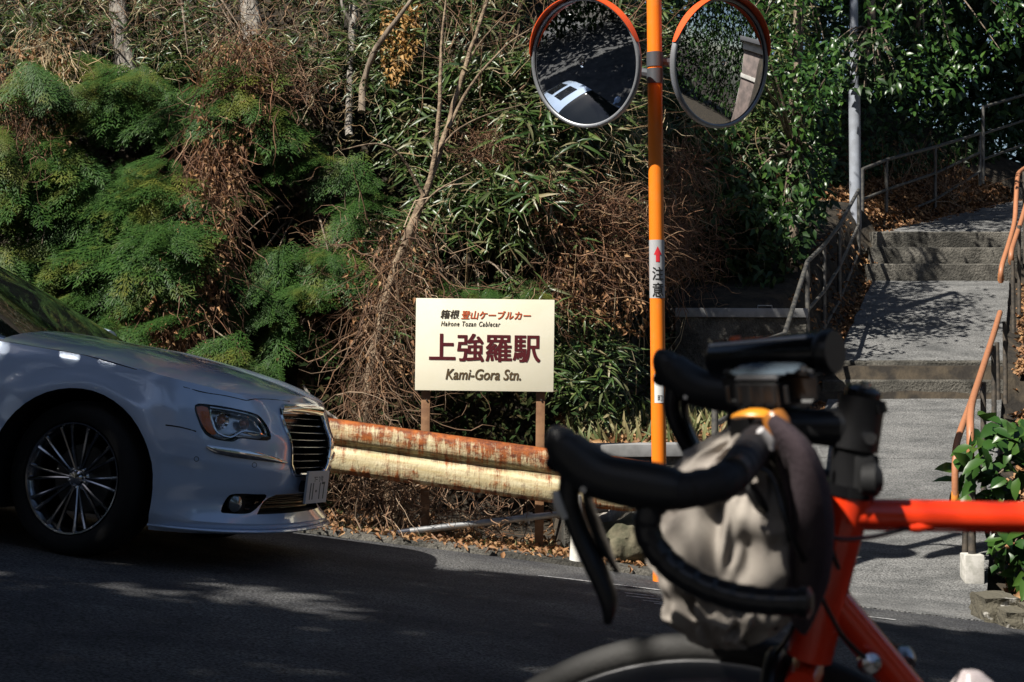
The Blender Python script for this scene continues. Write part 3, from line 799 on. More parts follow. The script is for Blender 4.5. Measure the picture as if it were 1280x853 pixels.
def ray_px(px, py):
    """point of the body surface (car coordinates) seen at a place, used for the near side"""
    o = CMi @ Vector((0, 0, 0)); d = (CMi.to_3x3() @ Vector(((px-640)/F, 1, (HY-py)/F))).normalized()
    h = bvh.ray_cast(o, d)
    return h if h[0] is not None else None
def cutter(ring_in, ring_out):
    n_ = len(ring_in); v = list(ring_in)+list(ring_out)
    f = [tuple(range(n_)), tuple(range(n_, 2*n_))[::-1]]+[(i, n_+i, n_+(i+1) % n_, (i+1) % n_) for i in range(n_)]
    b_ = bmesh.new(); q = [b_.verts.new(p) for p in v]
    for x in f: b_.faces.new([q[i] for i in x])
    bmesh.ops.recalc_face_normals(b_, faces=b_.faces)
    me = bpy.data.meshes.new('c'); b_.to_mesh(me); b_.free(); me.materials.append(MATS['wheelhouse_black']); return me
cuts = []
for cu in (0, -WB):
    for s_ in (1, -1):
        ring = [(cu+AR*cos(a), .375+AR*sin(a) if sin(a) > -.1 else .375+AR*1.6*sin(a)) for a in [2*pi*k/44 for k in range(44)]]
        cuts.append(cutter([Vector((u, s_*.56, w_)) for u, w_ in ring], [Vector((u, s_*1.2, w_)) for u, w_ in ring]))
def outline(pxs, smooth=3):
    out = []
    for (x, y) in pxs:
        h = ray_px(x, y)
        if h: out.append((h[0], h[1]))
    return out
def recess(pxs, dep, mir_=True, pad=.06):
    o = outline(pxs); n_ = sum((q[1] for q in o), Vector()).normalized(); n_ = Vector((n_.x, n_.y, 0)).normalized()
    for s_ in ((1, -1) if mir_ else (1,)):
        def fl(p): return Vector((p.x, p.y*s_, p.z))
        cuts.append(cutter([fl(p-n_*dep) for p, _ in o], [fl(p+n_*pad) for p, _ in o]))
    return o, n_
def rounded(pts, k=4):
    """closed smooth curve through pixel points"""
    out = []; N_ = len(pts)
    for i in range(N_):
        p0, p1, p2, p3 = (Vector(pts[(i+j) % N_]) for j in (-1, 0, 1, 2))
        for j in range(k):
            t = j/k; out.append(.5*((2*p1)+(p2-p0)*t+(2*p0-5*p1+4*p2-p3)*t*t+(-p0+3*p1-3*p2+p3)*t**3))
    return [tuple(p) for p in out]
HL = rounded([(244.5, 507), (262, 506.5), (290, 511), (316, 517), (326, 523), (335, 536), (337.5, 549), (322, 549.5), (305, 547.5), (298, 548), (289, 551.5), (268, 548), (256, 541), (248, 524)], 3)
FOG = rounded([(276, 639), (284, 622), (294, 617.5), (320, 618), (333, 619), (328, 628), (318, 638), (308, 642.5), (285, 642)], 3)
hl, hl_n = recess(HL, .055)
fg, fg_n = recess(FOG, .06)
# grille and lower intake
gt, gb, ghw, ghb = .795, .475, .325, .265
gring = [(ghw*.97, gt), (ghw, gt-.03), (ghw*.97, .66), (ghb+.02, .53), (ghb-.02, gb+.02), (ghb-.06, gb), (-ghb+.06, gb), (-ghb+.02, gb+.02), (-ghb-.02, .53), (-ghw*.97, .66), (-ghw, gt-.03), (-ghw*.97, gt)]
cuts.append(cutter([Vector((.67, y, z)) for y, z in gring], [Vector((1.1, y, z)) for y, z in gring]))
lring = [(.36, .355), (.30, .372), (-.30, .372), (-.36, .355), (-.46, .275), (.46, .275)]
cuts.append(cutter([Vector((.69, y, z)) for y, z in lring], [Vector((1.1, y, z)) for y, z in lring]))
bo = bpy.data.objects.new('body', bme); C.objects.link(bo)
tmp = []
for me in cuts:
    co_ = bpy.data.objects.new('cut', me); C.objects.link(co_); tmp.append(co_)
    md = bo.modifiers.new('b', 'BOOLEAN'); md.object = co_; md.operation = 'DIFFERENCE'; md.solver = 'EXACT'; md.material_mode = 'TRANSFER'
dg = bpy.context.evaluated_depsgraph_get(); res = bpy.data.meshes.new_from_object(bo.evaluated_get(dg))
bo.modifiers.clear(); bo.data = res
for t_ in tmp: bpy.data.objects.remove(t_)
res.shade_smooth(); res.set_sharp_from_angle(angle=radians(32)); res.transform(CM)
bo.parent = car; bo.matrix_parent_inverse = parent_world(car).inverted()

def carobj(name, mb, m, parent=None, sharp=35):
    me = mesh(name, mb.v, mb.f, m, sharp=sharp); me.transform(CM); return link(name, me, parent or car)
def patch(name, pxs, m, off=.001, parent=None, grid=3.0, mirr=True, inset=0., offn=None):
    """a skin lying on the body, bounded by the outline"""
    cx = sum(p[0] for p in pxs)/len(pxs); cy = sum(p[1] for p in pxs)/len(pxs)
    P2 = [Vector((lerp(x, cx, inset), lerp(y, cy, inset))) for x, y in pxs]; n_ = len(P2)
    x0, x1 = min(p.x for p in P2), max(p.x for p in P2); y0, y1 = min(p.y for p in P2), max(p.y for p in P2)
    inner = []
    def inside(p):
        c = False
        for i in range(n_):
            a, b_ = P2[i], P2[i-1]
            if (a.y > p.y) != (b_.y > p.y) and p.x < (b_.x-a.x)*(p.y-a.y)/(b_.y-a.y)+a.x: c = not c
        return c
    for gx_ in np.arange(x0+grid/2, x1, grid):
        for gy_ in np.arange(y0+grid/2, y1, grid):
            p = Vector((float(gx_), float(gy_)))
            if inside(p) and min((p-q).length for q in P2) > grid*.45: inner.append(p)
    vv_, _, fs, _, _, _ = delaunay_2d_cdt(P2+inner, [(i, (i+1) % n_) for i in range(n_)], [], 1, 1e-5)
    pts = []
    for p in vv_:
        h = ray_px(p.x, p.y)
        if h is None:
            pts.append(pts[-1] if pts else Vector()); continue
        pts.append(h[0]+(h[1] if h[1].dot(CMi.to_3x3() @ Vector((0, -1, 0))) > 0 else -h[1])*off)
    outs = []
    for s_ in ((1, -1) if mirr else (1,)):
        mb = MB(); mb.v = [Vector((p.x, p.y*s_, p.z)) for p in pts]; mb.f = [tuple(f_) for f_ in fs]
        par = parent[0 if s_ == 1 else 1] if isinstance(parent, (list, tuple)) else parent
        outs.append(carobj(name, mb, m, par, 60))
    return outs
def strip(name, pxs, r, m, off=.0, mirr=True, parent=None, closed=False, n=6, smooth=2):
    """a bead laid along the body"""
    if closed: pxs = list(pxs)+[pxs[0]]
    pts = []
    for (x, y) in pxs:
        h = ray_px(x, y)
        if h: pts.append(h[0]+(h[1] if h[1].dot(CMi.to_3x3() @ Vector((0, -1, 0))) > 0 else -h[1])*off)
    outs = []
    for s_ in ((1, -1) if mirr else (1,)):
        mb = MB().tube([Vector((p.x, p.y*s_, p.z)) for p in pts], r, n, True, smooth)
        par = parent[0 if s_ == 1 else 1] if isinstance(parent, (list, tuple)) else parent
        outs.append(carobj(name, mb, m, par, 50))
    return outs
# headlights: dark bowl, chrome reflectors, amber end and a clear cover
lens = bpy.data.materials.new('clear_lens'); lens.use_nodes = True
_b = lens.node_tree.nodes['Principled BSDF']; _b.inputs['Base Color'].default_value = (.9, .92, .95, 1); _b.inputs['Roughness'].default_value = .02
_t = lens.node_tree.nodes.new('ShaderNodeBsdfTransparent'); _m = lens.node_tree.nodes.new('ShaderNodeMixShader'); _g = lens.node_tree.nodes.new('ShaderNodeBsdfGlossy'); _g.inputs['Roughness'].default_value = .02
_f = lens.node_tree.nodes.new('ShaderNodeMath'); _f.operation = 'MULTIPLY_ADD'; _f.inputs[1].default_value = .35; _f.inputs[2].default_value = .04
_lw = lens.node_tree.nodes.new('ShaderNodeLayerWeight'); _lw.inputs[0].default_value = .25; _pw = lens.node_tree.nodes.new('ShaderNodeMath'); _pw.operation = 'POWER'; _pw.inputs[1].default_value = 2.
lens.node_tree.links.new(_lw.outputs['Facing'], _pw.inputs[0]); lens.node_tree.links.new(_pw.outputs[0], _f.inputs[0])
lens.node_tree.links.new(_f.outputs[0], _m.inputs[0]); lens.node_tree.links.new(_t.outputs[0], _m.inputs[1]); lens.node_tree.links.new(_g.outputs[0], _m.inputs[2])
lens.node_tree.links.new(_m.outputs[0], lens.node_tree.nodes['Material Output'].inputs[0])
gloss_black = mat('gloss_black', (.008, .008, .009), .15)
hls = patch('headlight', HL, lens, .0015)
strip('lens_seal', HL, .0035, gloss_black, 0, parent=hls, closed=True, smooth=0)
def deep(pxs, m, name, off, par, grid=3.0): return patch(name, pxs, m, off, par, grid)
amber = mat('amber_lens', (.62, .13, .02), .2, coat=.6)
deep(rounded([(246, 508.5), (260, 509), (263, 520), (271, 543), (260, 540), (251, 525)], 2), amber, 'turn_signal', -.006, hls)
deep(rounded([(262, 509), (290, 513), (316, 519), (325, 526), (333, 537), (335, 547), (322, 547), (305, 545), (297, 546), (288, 549), (271, 544), (264, 522)], 2), mat('lamp_bowl', (.48, .50, .55), .28, metal=.9), 'reflector_bowl', -.045, hls)
strip('chrome_ring', rounded([(266, 511), (292, 516), (315, 521), (323, 530), (330, 540), (320, 542), (303, 538), (292, 545), (275, 541), (268, 525)], 2), .006, chrome, -.02, parent=hls, closed=True, smooth=0)
strip('light_guide', [(263, 509), (290, 513), (315, 519), (324, 525), (332, 536), (334, 545)], .0045, chrome, -.006, parent=hls)
strip('light_guide', [(263, 512), (266, 528), (273, 541), (289, 547), (298, 542.5), (307, 538.5), (325, 541), (334, 546)], .006, chrome, -.010, parent=hls)
for (x, y, r) in ((284, 527, .036), (311, 531, .028)):
    h = ray_px(x, y)
    for i_, s_ in enumerate((1, -1)):
        p = Vector((h[0].x-.03, h[0].y*s_, h[0].z)); n_ = Vector((.8, .5*s_, 0)).normalized()
        M = Matrix.Translation(p) @ n_.to_track_quat('Z', 'Y').to_matrix().to_4x4()
        mb = MB(); mb.v, mb.f = lathe([(r, .012), (r*1.08, .006), (r*.95, -.0), (r*.6, -.012), (.001, -.018)], 20, M); carobj('projector_ring', mb, chrome, hls[i_])
        mb = MB(); mb.v, mb.f = lathe([(r*.62, -.008), (r*.5, .006), (r*.25, .013), (.001, .015)], 16, M); carobj('projector_lens', mb, mat('bulb_orange', (.42, .16, .08), .15, coat=1.), hls[i_])
# chrome strip under the lamps
def rod(px_pts, rs, m, name, off=.004):
    pts = []
    for (x, y) in px_pts:
        h = ray_px(x, y)
        if h: pts.append(h[0]+h[1]*off if h[1].y > 0 or h[1].x > 0 else h[0]-h[1]*off)
    for s_ in (1, -1):
        mb = MB().tube([Vector((p.x, p.y*s_, p.z)) for p in pts], rs[:len(pts)], 10, True, 2, up=(0, 0, 1)); carobj(name, mb, m)
rod([(257.5, 558), (270, 562.5), (290, 566), (310, 569), (330, 572), (348, 576), (358, 578.5)], [(.004, .006), (.010, .018), (.011, .021), (.011, .021), (.010, .018), (.008, .012), (.003, .004)], chrome, 'chrome_strip')
# fog lamps
fgs = patch('fog_lamp_recess', FOG, gloss_black, -.05, grid=5)
for s_, par in zip((1, -1), fgs):
    h = ray_px(296, 630); p = Vector((h[0].x-.01, (h[0].y)*s_, h[0].z)); n_ = Vector((.9, .4*s_, 0)).normalized()
    M = Matrix.Translation(p) @ n_.to_track_quat('Z', 'Y').to_matrix().to_4x4()
    mb = MB(); mb.v, mb.f = lathe([(.040, -.01), (.042, .004), (.036, .006), (.02, .016), (.001, .019)], 20, M); carobj('fog_lamp', mb, mat('lamp_glass', (.25, .27, .3), .08, metal=.6), par)
# shut lines
line = mat('shut_line_black', (.004, .004, .005), .7)
strip('shut_line', [(207, 531.5), (225, 534), (245, 539.5)], .0036, line, -.001)
strip('shut_line', [(262, 492), (285, 495.5), (303, 499.8), (310, 500.5), (318, 499), (340, 499.5), (362, 502)], .0028, line, -.0008)
strip('shut_line', [(12, 428), (60, 436), (110, 445), (170, 462), (230, 484), (262, 492)], .0022, line, -.0008)
for (x, y) in ((245.5, 574), (318, 581.5), (367, 586)):
    strip('parking_sensor', [(x+3*cos(a), y+3*sin(a)) for a in [2*pi*k/10 for k in range(10)]], .0014, line, 0, closed=True, smooth=0)
# grille: chrome surround, slats
mb = MB()
def gx_at(y, z):
    h = bvh.ray_cast(Vector((2, y, z)), Vector((-1, 0, 0))); return h[0].x if h[0] else .9
gpts = []
for i in range(len(gring)):
    a, b_ = gring[i], gring[(i+1) % len(gring)]
    for k in range(4):
        y, z = lerp(a[0], b_[0], k/4), lerp(a[1], b_[1], k/4); gpts.append(Vector((gx_at(y, z)+.002, y, z)))
gpts.append(gpts[0]); mb.tube(gpts, [(.010, .012)]*len(gpts), 8, False)
gri = carobj('grille', mb, chrome)
mb = MB(); mb.add([Vector((.695, y*1.02, z)) for y, z in gring], [tuple(range(12))]); carobj('grille_back', mb, gloss_black, gri)
for k in range(8):
    z = gb+.035+(gt-gb-.06)*k/7.4; yh = itp(z, [gb, .53, .66, gt], [ghb-.04, ghb+.015, ghw*.95, ghw*.97])
    pts = [Vector((gx_at(yh*t_, z)-.022, yh*t_, z)) for t_ in np.linspace(-1, 1, 13)]
    mb = MB().tube(pts, [(.016, .0055)]*13, 8, True, 0, up=(0, .0001, 1)); carobj('grille_slat', mb, mat('grille_slat_chrome', (.42, .43, .45), .18, metal=1.), gri)
pts = [Vector((gx_at(ghw*.95*t_, gt-.01)+.004, ghw*.95*t_, gt+.012-.006*t_*t_)) for t_ in np.linspace(-1, 1, 13)]
mb = MB().tube(pts, [(.012, .026)]*13, 10, True, 0, up=(0, .0001, 1)); carobj('grille_header', mb, chrome, gri)
mb = MB()
for s_ in (1, -1):
    mb.add([Vector((.772, 0, .812)), Vector((.77, s_*.03, .822)), Vector((.765, s_*.13, .828)), Vector((.765, s_*.11, .812)), Vector((.77, s_*.03, .806))], [(0, 1, 2, 3, 4)])
wb_ = carobj('winged_badge', mb, chrome); wb_.modifiers.new('t', 'SOLIDIFY').thickness = .008
mb = MB(); mb.add([Vector((.715, y*1.02, z)) for y, z in lring], [tuple(range(6))]); li = carobj('lower_intake', mb, gloss_black)
for z in (.295, .315, .335, .355):
    mb = MB().tube([Vector((gx_at(t_*.5, z)-.035, t_*.5, z)) for t_ in np.linspace(-1, 1, 9)], .004, 6); carobj('intake_bar', mb, gloss_black, li)
# splitter lip
lip = [Vector((side_pt(('f', radians(a)), .2)[0]+.012, side_pt(('f', radians(a)), .2)[1], .198)) for a in range(0, 88, 6)]
lip = [Vector((p.x, -p.y, p.z)) for p in lip[::-1]]+lip[1:]
mb = MB().tube(lip, [(.022, .009)]*len(lip), 8, up=(0, 0, 1)); carobj('chin_spoiler', mb, paint)
# number plate
pm = mat('plate_white', (.62, .62, .62), .45)
mb = MB().box((.88, -.02, .415), (.012, .33, .165)); np_ = carobj('number_plate', mb, pm); 
mb = MB().box((.845, -.02, .415), (.05, .2, .06)); carobj('plate_bracket', mb, gloss_black, np_)
mb = MB(); dk = mat('plate_ink', (.03, .06, .05), .5)
def pbar(y, z, dy, dz): mb.box((.8865, -.02-y, .415+z), (.0012, dy, dz))
for (y, z, dy, dz) in ((-.06, .052, .02, .004), (-.055, .04, .004, .026), (-.03, .052, .024, .004), (-.03, .04, .024, .004), (.01, .052, .018, .004), (.02, .04, .005, .026), (.045, .046, .004, .026), (.06, .052, .018, .004), (.065, .04, .005, .024)): pbar(y, z, dy, dz)
for (y, z, dy, dz) in ((-.11, -.02, .012, .085), (-.07, -.02, .012, .085), (-.02, -.02, .02, .012), (.035, -.02, .012, .085), (.085, .02, .05, .012), (.10, -.02, .012, .085)): pbar(y, z, dy, dz)
carobj('plate_figures', mb, dk, np_)

# greenhouse: windscreen, roof with sunroof panels, side and rear glass
def cab(u, q):
    """half section of the cabin at station u; q 0 at the belt .. 1 at the centre line"""
    top = itp(u, [-3.75, -3.3, -2.7, -2.25, -1.7, -1.36, -1.02, -.50], [1.06, 1.25, 1.44, 1.485, 1.485, 1.44, 1.30, 1.045])
    belt = ws(u)+.012; vb = hw(ws(u))-.045
    vt = itp(u, [-3.75, -3.0, -2.2, -1.3, -.38], [.55, .60, .62, .60, .66])
    k = max(0., min(1., (top-belt)/.42)); shv = lerp(vb*.94, vt, k)
    if q < .55:
        t_ = q/.55; return Vector((u, lerp(vb, shv, t_**1.1), lerp(belt, top-.055, t_)))
    t_ = (q-.55)/.45; return Vector((u, shv*(1-t_)**1.0*(1+.0*t_), top-.055*(1-t_)**3.0))
US = np.concatenate([np.linspace(-.50, -1.4, 16), np.linspace(-1.46, -3.2, 26), np.linspace(-3.3, -3.75, 6)])
QS = np.concatenate([np.linspace(0, .55, 9), np.linspace(.60, 1, 10)])
def cabin_surf(name, sel, m, off=0.):
    mb = MB()
    for s_ in (1, -1):
        idx = {}
        for i, u in enumerate(US):
            for j, q in enumerate(QS):
                p = cab(u, q); idx[i, j] = len(mb.v); p.z += off; mb.v.append(Vector((p.x, p.y*s_*(1+off), p.z)))
        for i in range(len(US)-1):
            for j in range(len(QS)-1):
                if sel((US[i]+US[i+1])/2, (QS[j]+QS[j+1])/2, s_):
                    q_ = (idx[i, j], idx[i+1, j], idx[i+1, j+1], idx[i, j+1]); mb.f.append(q_ if s_ > 0 else q_[::-1])
    bm = bmesh.new()
    me = mesh(name, mb.v, mb.f, m); bm.from_mesh(me); bmesh.ops.remove_doubles(bm, verts=bm.verts, dist=.001)
    bmesh.ops.delete(bm, geom=[v_ for v_ in bm.verts if not v_.link_faces], context='VERTS'); bm.to_mesh(me); bm.free()
    me.shade_smooth(); me.set_sharp_from_angle(angle=radians(40)); me.transform(CM); return link(name, me, car)
def ws_sel(u, q, s): return u > -1.43 and q > .10+.28*min(1, max(0, (-.50-u)/.9))
def side_sel(u, q, s): return -3.15 < u < -.9 and .05 < q < .50 and not ws_sel(u, q, s) and not (-2.05 < u < -1.97) and u < -1.0-1.0*(q-.1)*.5
def rear_sel(u, q, s): return u < -3.0 and q > .56
def sun_sel(u, q, s): return (-2.72 < u < -2.20 or -2.12 < u < -1.68) and q > .76
glass_s = lambda u, q, s: ws_sel(u, q, s)
cabin_surf('windscreen', ws_sel, glass_dark)
cabin_surf('side_window', lambda u, q, s: side_sel(u, q, s) and s > 0, glass_dark)
cabin_surf('side_window', lambda u, q, s: side_sel(u, q, s) and s < 0, glass_dark)
cabin_surf('rear_window', rear_sel, glass_dark)
cabin_surf('sunroof', sun_sel, gloss_black, .003)
cabin_surf('roof', lambda u, q, s: not (ws_sel(u, q, s) or side_sel(u, q, s) or rear_sel(u, q, s)), paint)
for s_ in (1, -1):     # door mirrors, handles
    mb = MB(); b_ = lathe([(.001, -.05), (.05, -.045), (.075, 0), (.065, .05), (.001, .07)], 14, Matrix.Translation((-.92, s_*1.0, 1.06)) @ Matrix.Rotation(pi/2, 4, 'Y')); mb.v, mb.f = b_
    for v_ in mb.v: v_.y = s_*1.0+(v_.y-s_*1.0)*1.5
    mb.tube([(-.95, s_*.85, 1.0), (-.93, s_*.95, 1.03)], .02, 8); carobj('door_mirror', mb, paint)
    for u in (-1.85, -2.85):
        mb = MB().tube([(u, s_*.965, .86), (u-.03, s_*.985, .862), (u-.17, s_*.985, .865), (u-.2, s_*.965, .865)], .011, 8); carobj('door_handle', mb, chrome)
    mb = MB().tube([(u_, s_*(hw(ws(u_))-.02), ws(u_)+.012) for u_ in np.linspace(-.95, -3.3, 12)], .007, 6); carobj('window_trim', mb, chrome)
    mb = MB().tube([(-2.0, s_*(hw(w_)+.0015), w_) for w_ in np.linspace(.25, .95, 8)], .003, 6); mb.tube([(-1.0, s_*(hw(w_)+.0015), w_) for w_ in np.linspace(.25, .95, 8)], .003, 6); carobj('door_gap', mb, line)
    mb = MB().box((-WB-.98, s_*.66, .78), (.06, .3, .18)); carobj('tail_light', mb, mat('tail_red', (.35, .01, .01), .2))
# wheels
alloy = mat('dark_polished_alloy', (.38, .39, .42), .16, metal=1.)
tread_v = []
def make_wheel(cu, s_, steer):
    M0 = CM @ Matrix.Translation((cu, s_*.80, WR-.004)) @ Matrix.Rotation(steer, 4, 'Z') @ Matrix.Rotation(-s_*pi/2, 4, 'X')   # local z points outwards
    def wobj(name, mb, m, par, sharp=35):
        me = mesh(name, mb.v, mb.f, m, sharp=sharp); me.transform(M0); return link(name, me, par)
    mb = MB(); mb.v, mb.f = lathe([(.262, .085), (.275, .112), (.305, .122), (.335, .118), (.357, .10), (.366, .07), (.368, 0), (.366, -.07), (.357, -.10), (.335, -.118), (.30, -.12), (.262, -.09)], 56)
    wh = wobj('wheel', mb, tyre_m, car)
    mb = MB()
    for z in (-.045, -.015, .015, .045): mb.v2 = 0; a_ = lathe([(.3675, z-.004), (.3695, z), (.3675, z+.004)], 56); mb.add(*a_)
    wobj('tread_rib', mb, tyre_m, wh)
    mb = MB(); mb.v, mb.f = lathe([(.268, .098), (.264, .108), (.256, .106), (.250, .09), (.238, .075), (.232, .0), (.240, -.09), (.262, -.1)], 64); rim = wobj('rim', mb, alloy, wh)
    mb = MB(); mb.v, mb.f = lathe([(.001, .02), (.16, .02), (.165, .012), (.165, -.01)], 40); wobj('brake_disc', mb, mat('disc_steel', (.12, .12, .12), .4, metal=.9), wh)
    mb = MB(); mb.v, mb.f = lathe([(.001, .082), (.026, .080), (.034, .072), (.036, .06), (.052, .058), (.060, .05), (.062, .02)], 28); wobj('hub_cap', mb, chrome, wh)
    for k in range(20):
        pair = k//2; a = 2*pi*(pair/10)+(.085 if k % 2 else -.085); a1 = 2*pi*(pair/10)+(.125 if k % 2 else -.125)
        p = [Vector((.045*cos(a), .045*sin(a), .056)), Vector((.10*cos(lerp(a, a1, .2)), .10*sin(lerp(a, a1, .2)), .066)), Vector((.18*cos(lerp(a, a1, .6)), .18*sin(lerp(a, a1, .6)), .080)), Vector((.252*cos(a1), .252*sin(a1), .092))]
        mb = MB().tube(p, [(.0075, .012), (.0075, .011), (.009, .010), (.012, .009)], 8, True, 3, up=(0, 0, 1)); wobj('spoke', mb, alloy, wh)
    for k in range(5):
        a = 2*pi*k/5; mb = MB(); mb.v, mb.f = lathe([(.010, .05), (.010, .066), (.001, .070)], 6, Matrix.Translation((.046*cos(a+.3), .046*sin(a+.3), 0))); wobj('wheel_nut', mb, chrome, wh)
for cu, st_ in ((0, radians(10)), (-WB, 0)):
    for s_ in (1, -1): make_wheel(cu, s_, st_)
mb = MB().box((-1.45, 0, .30), (4.3, 1.15, .16)); carobj('underbody', mb, MATS['wheelhouse_black'])
mb = MB()
for s_ in (1, -1): mb.tube([(-.75, s_*.80, .985), (-.55, s_*.3, 1.035), (-.50, 0, 1.045)], .012, 6)
carobj('cowl_trim', mb, gloss_black)
mb = MB().tube([(-.62, .45, 1.06), (-.9, .05, 1.19)], .008, 6); mb.tube([(-.66, -.25, 1.06), (-.98, -.62, 1.19)], .008, 6); carobj('wiper', mb, gloss_black)

# ================================================================ BICYCLE (foreground, leaning slightly towards the camera)
bike = empty('bicycle', (.55, 1.58, zr(.55, 1.58)), 'orange-red road bicycle with black drop bars standing out of focus in the foreground', 'bicycle')
near = Vector((.034, 1.30, -.112)); far = Vector((.162, 1.66, -.0467))
ax = (far-near).normalized()                                   # across the bar, pointing away
fwb = Vector((-.943, .333, 0)); fwb = (fwb-ax*fwb.dot(ax)).normalized()
upb = fwb.cross(ax); upb = upb if upb.z > 0 else -upb
clampc = P(962, 533, 1.44)
def B3(s, f, u): return clampc+ax*s+fwb*f+upb*u
def taped(pts, r, m):
    # wrapped tape: every turn laps over the last
    pp = catmull(pts, 14); L_ = [0.]
    for a, b_ in zip(pp, pp[1:]): L_.append(L_[-1]+(b_-a).length)
    n_ = int(L_[-1]/.0022); out = []; rr = []
    for i in range(n_+1):
        s = L_[-1]*i/n_; k = max(1, min(len(L_)-1, int(np.searchsorted(L_, s)))); t_ = (s-L_[k-1])/max(1e-9, L_[k]-L_[k-1])
        out.append(lerp(pp[k-1], pp[k], t_)); ph = (s/.017) % 1; rr.append(r*(1-.05+.10*ph if ph < .88 else 1.05-.10*(ph-.88)/.12))
    return tubeobj('bar_tape', out, rr, m, hb, 16)
hb = tubeobj('handlebar', [B3(-.175, .0, 0), B3(-.06, 0, 0), B3(0, 0, 0), B3(.06, 0, 0), B3(.175, 0, 0)], [.0125, .0135, .0158, .0135, .0125], black_matte, bike, 16)
for s_ in (-1, 1):
    top = [B3(s_*.055, 0, 0), B3(s_*.12, .0, -.001), B3(s_*.165, .002, -.004), B3(s_*.185, .012, -.008), B3(s_*.192, .034, -.012), B3(s_*.195, .058, -.014)]
    taped(top, .0158, black_tape)
    drop = [B3(s_*.195, .052, -.014), B3(s_*.196, .068, -.030), B3(s_*.197, .070, -.052), B3(s_*.198, .055, -.074), B3(s_*.20, .030, -.090), B3(s_*.20, .0, -.100), B3(s_*.20, -.03, -.103), B3(s_*.20, -.058, -.102)]
    taped(drop, .0118, mat('drop_tape_gloss', (.018, .018, .02), .28))
    tubeobj('bar_end_plug', [B3(s_*.20, -.057, -.102), B3(s_*.20, -.064, -.102), B3(s_*.20, -.067, -.102)], [.0135, .0135, .008], black_matte, hb, 14)
    # brake hood
    hp = [B3(s_*.195, .042, -.012), B3(s_*.195, .058, -.010), B3(s_*.194, .078, -.008), B3(s_*.193, .105, -.004), B3(s_*.192, .124, .004), B3(s_*.191, .139, .018), B3(s_*.190, .145, .030), B3(s_*.190, .144, .038)]
    hood_ = tubeobj('brake_hood', hp, [(.0155, .0165), (.017, .0205), (.017, .0215), (.016, .0205), (.016, .0215), (.0155, .0195), (.0135, .0155), (.008, .009)], black_rubber, bike, 20, smooth=5)
    tubeobj('hood_tip', [B3(s_*.191, .136, .014), B3(s_*.190, .153, .012), B3(s_*.190, .158, .013)], [(.011, .016), (.0105, .013), (.005, .007)], gloss_black, hood_, 14, smooth=3)
    lv = [B3(s_*.191, .138, -.002), B3(s_*.191, .141, -.026), B3(s_*.193, .133, -.052), B3(s_*.198, .118, -.082), B3(s_*.205, .106, -.108), B3(s_*.211, .106, -.128)]
    tubeobj('brake_lever', lv, [(.012, .010), (.012, .009), (.0135, .009), (.0145, .0095), (.012, .008), (.003, .003)], black_matte, hood_, 14, smooth=5, up=fwb)
    lv2 = [B3(s_*.188, .126, -.012), B3(s_*.186, .124, -.036), B3(s_*.187, .112, -.068), B3(s_*.192, .100, -.088)]
    tubeobj('shift_paddle', lv2, [(.009, .004), (.011, .0035), (.013, .0035), (.004, .002)], gloss_black, hood_, 12, smooth=4, up=fwb)
    tubeobj('pivot_pin', [B3(s_*.193-.0175, .122, -.010), B3(s_*.193+.0175, .122, -.010)], .0028, silver_m, hood_, 10)
# chrome-like cable end on the near hood
tubeobj('lever_edge', [B3(-.201, .150, -.014), B3(-.203, .147, -.026), B3(-.204, .141, -.038)], [.003, .0045, .003], white_paint, bike, 10, smooth=3)
# steerer, stem, headset
hd_top = P(1078, 497, 1.44); hd_a = P(1064, 610, 1.445); hd_b = P(1012, 820, 1.475)
hax = (hd_a-hd_b).normalized()
tubeobj('stem', [clampc, lerp(clampc, P(1072, 545, 1.44), .5)+Vector((0, 0, .004)), P(1072, 535, 1.44)], [(.017, .019), (.015, .017), (.019, .022)], black_matte, bike, 18, smooth=4)
tubeobj('stem_faceplate', [clampc+fwb*.024-ax*.022, clampc+fwb*.024+ax*.022], [(.010, .019)]*2, black_matte, bike, 14)
tubeobj('stem_clamp', [hd_top, P(1067, 562, 1.44)], [.022, .023], black_matte, bike, 20)
tubeobj('top_cap', [hd_top+hax*.0, hd_top+hax*.008, hd_top+hax*.011], [.0175, .0165, .010], gloss_black, bike, 20)
tubeobj('top_cap_bolt', [hd_top+hax*.010, hd_top+hax*.015], [.0055, .005], silver_m, bike, 10)
tubeobj('clamp_bolt', [P(1098, 505, 1.425), P(1101, 517, 1.425)], [.007, .007], gloss_black, bike, 10)
tubeobj('clamp_bolt', [P(1088, 548, 1.42), P(1088, 549, 1.405)], [.006, .0055], silver_m, bike, 10)
tubeobj('spacer', [P(1067, 562, 1.44), P(1062, 612, 1.445)], [.0195, .0205], black_matte, bike, 20)
tubeobj('headset_cup', [P(1063, 604, 1.445), P(1061, 618, 1.446)], [.0255, .0245], gloss_black, bike, 24)
tubeobj('bell', [P(1080, 600, 1.425), P(1096, 600, 1.42), P(1101, 600, 1.42)], [.015, .016, .011], mat('matt_black', (.012, .012, .013), .7), bike, 16)
bbox('front_reflector_clamp', P(1081, 592, 1.43), (.024, .02, .036), MATS['matt_black'], bike, .004)
